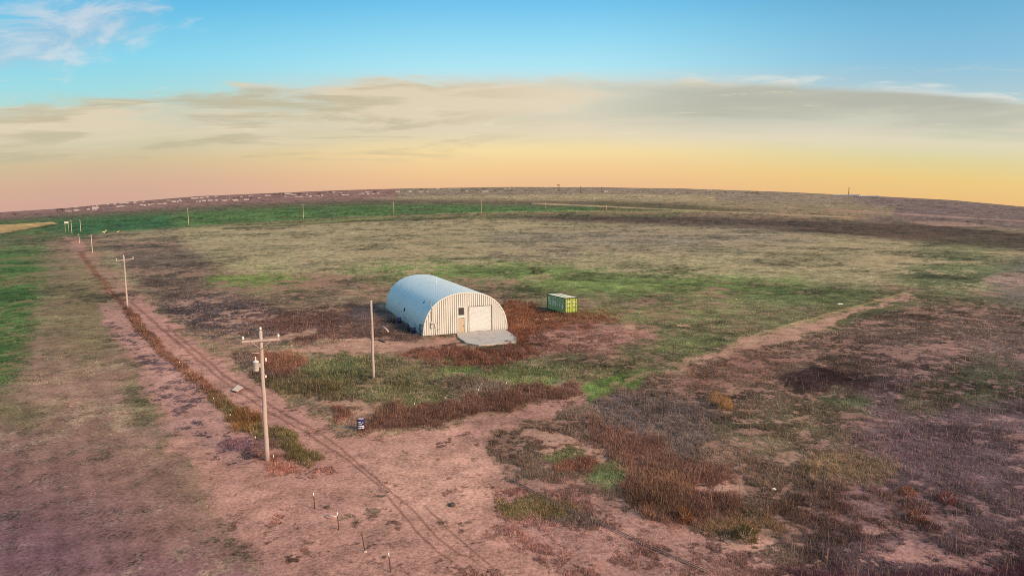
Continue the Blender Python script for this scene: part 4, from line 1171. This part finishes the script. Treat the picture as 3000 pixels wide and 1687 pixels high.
# ------------------------------------------------------------------ distant town, trees and towers
def house_mesh(name, L, D, hw, hr):
    bm = bmesh.new(); hl, hd = L / 2, D / 2
    v = [bm.verts.new(p) for p in ((-hl, -hd, -1), (hl, -hd, -1), (hl, hd, -1), (-hl, hd, -1), (-hl, -hd, hw), (hl, -hd, hw), (hl, hd, hw), (-hl, hd, hw), (-hl, 0, hw + hr), (hl, 0, hw + hr))]
    for f in ((0, 1, 5, 4), (2, 3, 7, 6)): bm.faces.new([v[i] for i in f])
    bm.faces.new([v[i] for i in (3, 0, 4, 8, 7)]); bm.faces.new([v[i] for i in (1, 2, 6, 9, 5)])
    e = .5
    r = [bm.verts.new(p) for p in ((-hl - e, -hd - e, hw - e * hr / hd), (hl + e, -hd - e, hw - e * hr / hd), (hl + e, 0, hw + hr + .15), (-hl - e, 0, hw + hr + .15), (-hl - e, hd + e, hw - e * hr / hd), (hl + e, hd + e, hw - e * hr / hd))]
    for f in ((0, 1, 2, 3), (3, 2, 5, 4)):
        ff = bm.faces.new([r[i] for i in f]); ff.material_index = 1
    for k in range(max(2, int(L / 5))):
        x = -hl + (k + .5) * L / max(2, int(L / 5))
        box(bm, (x, -hd - .05, hw * .5), (1.2, .12, hw * .4), mi=2)
    bmesh.ops.recalc_face_normals(bm, faces=bm.faces)
    me = bpy.data.meshes.new(name); bm.to_mesh(me); bm.free()
    return me
M_HW = mat('pale_house_wall', (.50, .44, .42), .8, 0, .06); M_HR = mat('pale_metal_roof', (.46, .40, .38), .6, 0, .08); M_HR2 = mat('brown_roof', (.30, .22, .20), .8)
M_HW2 = mat('pink_tan_wall', (.36, .27, .25), .8, 0, .06)
HM = []
for i, (L_, D_, hw_, hr_) in enumerate(((18, 11, 5, 3), (26, 13, 5.5, 3.5), (12, 9, 4.5, 3), (36, 16, 6.5, 3))):
    for j, (a_, b_) in enumerate(((M_HW, M_HR), (M_HW, M_HR2), (M_HW2, M_HR))):
        me = house_mesh('house', L_, D_, hw_, hr_)
        for mm in (a_, b_, M_GLASS): me.materials.append(mm)
        HM.append((L_, hw_ + hr_, me))
HOUSES = []
for sc_, ox, oy, lst in (
  (6.44, 0, 560, ((1300,375,100),(1440,360,90),(1425,300,50),(1670,345,50),(1800,310,110),(1790,340,80),(2030,240,40),(1830,270,30),(2310,225,110),(2400,225,60),(2300,285,90),(2545,220,70))),
  (6.44, 300, 540, ((100,372,40),(235,378,40),(380,355,100),(470,350,60),(375,410,110),(290,425,40),(630,320,60),(610,345,50),(770,328,60),(735,395,50),(800,400,40),(890,385,60),(955,375,50),(1090,370,80),(1180,365,60),(1260,308,70),(1350,325,80),(1430,325,45),(1490,315,25),(1465,295,35),(1750,265,150),(1870,255,70),(1980,245,50),(2140,230,60),(1910,305,80),(2040,305,90),(1785,328,35),(1840,325,30),(2150,305,50),(2370,280,70),(2300,305,80),(2500,300,80))),
  (6.44, 680, 540, ((60,298,120),(180,235,60),(270,290,90),(350,225,80),(510,258,50),(640,212,50),(700,215,60),(1050,175,150),(1165,200,110),(1010,232,45),(1260,232,150),(1415,195,40),(1480,225,50),(1605,220,100),(1695,210,30),(1920,150,60),(2100,200,90),(2180,200,50),(2050,160,60),(2430,180,100),(2540,150,70))),
  (5.152, 1060, 530, ((15,190,40),(85,170,90),(95,200,40),(170,195,40),(245,190,50),(540,160,80),(730,160,60),(890,157,90),(990,162,60),(1145,113,60),(1585,155,40),(1860,158,120),(2165,118,30),(2235,118,35))),
  (4.293, 2000, 520, ((335,160,60),))):
    for a_, b_, w_ in lst: HOUSES.append((a_ / sc_ + ox, b_ / sc_ + oy + 1.5, w_ / sc_))
HOUSES.sort()
for i, (hx, hy, hwid) in enumerate(HOUSES):
    g = ground(hx, hy); dist = math.hypot(g.x, g.y)
    want = hwid * .82 / FPX * dist
    L_, hh_, me = min((m_ for k, m_ in enumerate(HM) if k % 3 == (0 if i % 3 else (1 + i % 2))), key=lambda q_: abs(q_[0] - want))
    o = obj('house', me)
    o.location = g; s = want / L_; vz = max(.4, min(1.2, (1.8 / FPX * dist) / hh_))
    o.scale = (s, max(s, .5), vz); o.rotation_euler.z = -math.atan2(g.x, g.y) + R(random.uniform(-14, 14))
    if hx < 560: lb, gp_ = 'small pale low building in the town at the left end of the skyline', 'town buildings on the left skyline'
    elif hx < 1110: lb, gp_ = 'small pale low building in the town on the skyline behind the green field', 'town buildings behind the green field'
    elif hx < 1900: lb, gp_ = 'small white building standing apart near the middle of the skyline', 'scattered buildings near the middle skyline'
    else: lb, gp_ = 'lone small white building on the skyline right of the towers', None
    tag(o, lb, 'building', gp_)
for px, py, wpx, lab in ((2000 + 2050 / 4.293, 575.5, 62, 'long low white shed under the tall stack on the right skyline'), (2000 + 2330 / 4.293, 579, 48, 'second long white shed right of the tall stack'), (1774.5, 563, 10, 'white building at the foot of the rightmost lattice tower')):
    g = ground(px, py); dist = math.hypot(g.x, g.y); want = wpx / FPX * dist
    me = house_mesh('shed', want, 20, 3.4 / FPX * dist, 1.4 / FPX * dist)
    for mm in (M_HW, M_HR, M_GLASS): me.materials.append(mm)
    o = obj('shed', me, label=lab, cat='shed'); o.location = g; o.rotation_euler.z = -math.atan2(g.x, g.y) + R(4)
# trees on the skyline
def tree_proto(seed):
    rs = np.random.default_rng(seed)
    cl = rs.normal(0, 1, (9, 3)) * np.array([3.2, 3.0, 1.3]) + np.array([0, 0, 6.2])
    p = (cl[rs.integers(0, 9, 340)] + rs.normal(0, 1.15, (340, 3)))
    c = np.tile(np.array(lin((86, 62, 62))) * .5, (340, 1)) * rs.uniform(.6, 1.4, (340, 1))
    V, Fc, C = blades(p, np.full(340, 1.7), np.full(340, .3), c, 2, 'grass')
    bm = bmesh.new(); tube(bm, [(0, 0, -1), (.1, 0, 2.5), (.2, .1, 6)], .35, 7, .12)
    for k in range(4):
        a = k * 1.6; tube(bm, [(.1, 0, 2.8 + k * .5), (math.cos(a) * 2.2, math.sin(a) * 2.2, 6)], .14, 5, .05)
    return np_mesh('crown', V, Fc, C), bm
TP = []
for s in (1, 2, 3):
    t = empty('tree', (0, 0, 0), 0, label='dark bare looking tree among the town buildings on the skyline', cat='tree', group='trees along the skyline')
    cm, tb = tree_proto(s); obj('crown', cm, M_PLANT, t); obj('trunk', tb, M_ROCK, t)
    TP.append(t)
TREES = []
for sc_, ox, oy, lst in ((6.44, 0, 560, ((1090,385,90),(1180,380,90),(1640,322,60),(300,470,80))), (6.44, 300, 540, ((910,362,60),(2290,298,60),(2360,292,60))),
  (6.44, 680, 540, ((40,282,70),(120,275,70),(800,205,70),(890,200,80),(970,196,70),(1250,212,100),(1640,205,100),(1760,170,70),(1850,162,70),(2040,202,70),(350,272,110))),
  (5.152, 1060, 530, ((190,184,70),(655,159,40),(900,148,60),(975,152,40),(1520,150,70),(1740,145,60),(1840,142,60),(2010,162,60),(2320,158,30),(2480,162,60))),
  (4.293, 2000, 520, ((290,200,20),(430,200,40),(540,202,50),(640,205,40),(800,208,50),(870,208,50),(940,200,46),(1300,412,40)))):
    for a_, b_, w_ in lst: TREES.append((a_ / sc_ + ox, b_ / sc_ + oy + 1.3, w_ / sc_))
for i, (hx, hy, hwid) in enumerate(TREES):
    g = ground(hx, hy); dist = math.hypot(g.x, g.y)
    o = TP[i] if i < 3 else copy_tree(TP[i % 3])
    o.location = g; s = max(.25, hwid / FPX * dist / 9.5); o.scale = (s, s, s * .55 if s > .8 else s); o.rotation_euler.z = random.uniform(0, 6)
    if hx > 1900: tag(o, 'dark tree in the sparse row right of the skyline towers', 'tree', 'sparse trees right of the towers')
    elif hx > 1110: tag(o, 'dark tree near the scattered white buildings on the middle skyline', 'tree', 'trees on the middle skyline')
# towers
def lattice(px, pb, pt, wpx, label, platform=False):
    g = ground(px, pb); dist = math.hypot(g.x, g.y); h = (pb - pt) / FPX * dist; wd = wpx / FPX * dist
    t = empty('lattice_tower', g, -math.atan2(g.x, g.y), label=label, cat='tower')
    rr_ = max(.18, dist * .00022)
    for sx_, sy_ in ((-1, -1), (1, -1), (1, 1), (-1, 1)):
        bm = bmesh.new(); tube(bm, [(sx_ * wd / 2, sy_ * wd / 2, -2), (sx_ * wd * .35, sy_ * wd * .35, h)], rr_, 5); obj('leg', bm, M_GREY_B, t)
    bm = bmesh.new(); nb = 6
    for k in range(nb):
        z0, z1 = h * k / nb, h * (k + 1) / nb
        for sy_ in (-1, 1):
            tube(bm, [(-wd * .45, sy_ * wd * .42, z0), (wd * .45, sy_ * wd * .42, z1)], rr_ * .55, 4); tube(bm, [(wd * .45, sy_ * wd * .42, z0), (-wd * .45, sy_ * wd * .42, z1)], rr_ * .55, 4)
    obj('bracing', bm, M_GREY_B, t)
    if platform:
        bm = bmesh.new(); box(bm, (-wd * .2, 0, h - .06 * h), (wd * 1.6, wd * 1.2, h * .07), bevel=.1); obj('platform', bm, M_GREY_B, t)
M_GREY_B = mat('brown_tower_steel', (.20, .13, .11), .7, .1, .2)
M_BRICK = mat('brown_stack', (.26, .18, .10), .8, 0, .2)
lattice(1550 + 742 / 8.587, 561, 541.5, 5.5, 'tallest lattice tower with a top platform on the middle skyline', True)
lattice(1550 + 1828 / 8.587, 564, 548, 3.5, 'lattice tower beside a small white building on the skyline')
lattice(1550 + 1295 / 8.587, 563, 546, 1.8, 'slim dark tower between the two lattice towers')
def mast(px, pb, pt, wpx, label, m_, cat='mast', name='mast'):
    g = ground(px, pb); dist = math.hypot(g.x, g.y); h = (pb - pt) / FPX * dist; r_ = wpx / 2 / FPX * dist
    t = empty(name, g, 0, label=label, cat=cat)
    bm = bmesh.new(); tube(bm, [(0, 0, -2), (0, 0, h * .5), (0, 0, h)], r_, 10, r_ * .8); obj('shaft', bm, m_, t)
    bm = bmesh.new(); lathe(bm, [(r_ * 1.1, h * .96), (r_ * 1.2, h * .98), (r_ * .9, h)], 10); obj('top_ring', bm, M_DARK, t)
mast(1550 + 1245 / 8.587, 562, 552, .9, 'short dark mast just left of the slim tower', M_GREY_B)
mast(1550 + 1610 / 8.587, 562, 545, .8, 'thin mast left of the small white skyline building', M_GREY_B)
mast(1550 + 352 / 8.587, 552, 540.5, .8, 'thin mast alone on the middle skyline', M_GREY_B)
mast(2000 + 2088 / 4.293, 573, 553, 2.2, 'tall brown stack above the long white shed on the right skyline', M_BRICK, 'stack', 'stack')
# raised box and yellow machines at the far end of the track
g = ground(197, 681); dist = math.hypot(g.x, g.y); h = 26 / FPX * dist; bw = 8.2 / FPX * dist
t = empty('raised_box', g, -math.atan2(g.x, g.y), label='pale box on tall legs at the far end of the track', cat='raised box')
for sx_, sy_ in ((-1, -1), (1, -1), (1, 1), (-1, 1)):
    bm = bmesh.new(); tube(bm, [(sx_ * bw * .45, sy_ * bw * .4, -.5), (sx_ * bw * .38, sy_ * bw * .34, h * .82)], .11, 6); obj('leg', bm, M_PLANK, t)
bm = bmesh.new(); box(bm, (0, 0, h * .90), (bw, bw * .9, h * .16), bevel=.05); obj('box_body', bm, M_PALE, t)
bm = bmesh.new(); box(bm, (0, 0, h * .99), (bw * 1.12, bw, .1)); obj('lid', bm, M_WHITE, t)
M_YEL = mat('faded_yellow_paint', (.62, .50, .20), .6, 0, .15); M_PYEL = mat('pale_yellow_green_paint', (.58, .58, .34), .6, 0, .15)
def machine(px, py, wpx, m_, label):
    g = ground(px, py); dist = math.hypot(g.x, g.y); s = wpx / FPX * dist
    t = empty('farm_machine', g, -math.atan2(g.x, g.y) + .3, label=label, cat='farm machine')
    bm = bmesh.new(); box(bm, (-.1 * s, 0, .26 * s), (.72 * s, .34 * s, .22 * s), bevel=.03 * s); obj('chassis', bm, m_, t)
    bm = bmesh.new(); box(bm, (.14 * s, 0, .52 * s), (.30 * s, .30 * s, .32 * s), bevel=.04 * s); cb = obj('cab', bm, m_, t)
    bm = bmesh.new(); box(bm, (.14 * s, -.152 * s, .56 * s), (.2 * s, .01 * s, .18 * s)); obj('window', bm, M_GLASS, cb)
    for dx, r_ in ((-.32, .12), (.16, .2)):
        for sy_ in (-1, 1):
            bm = bmesh.new(); lathe(bm, [(r_ * s * .5, 0), (r_ * s, .01 * s), (r_ * s, .09 * s), (r_ * s * .5, .1 * s)], 16)
            bmesh.ops.rotate(bm, cent=(0, 0, 0), matrix=Matrix.Rotation(R(90), 3, 'X'), verts=bm.verts); bmesh.ops.translate(bm, vec=(dx * s, sy_ * .2 * s + .05 * s, r_ * s), verts=bm.verts)
            obj('wheel', bm, M_RUBBER, t)
machine(308, 685, 14, M_PYEL, 'pale yellow green machine parked at the field corner')
machine(347, 683, 9, M_YEL, 'small yellow machine parked right of the pale one')
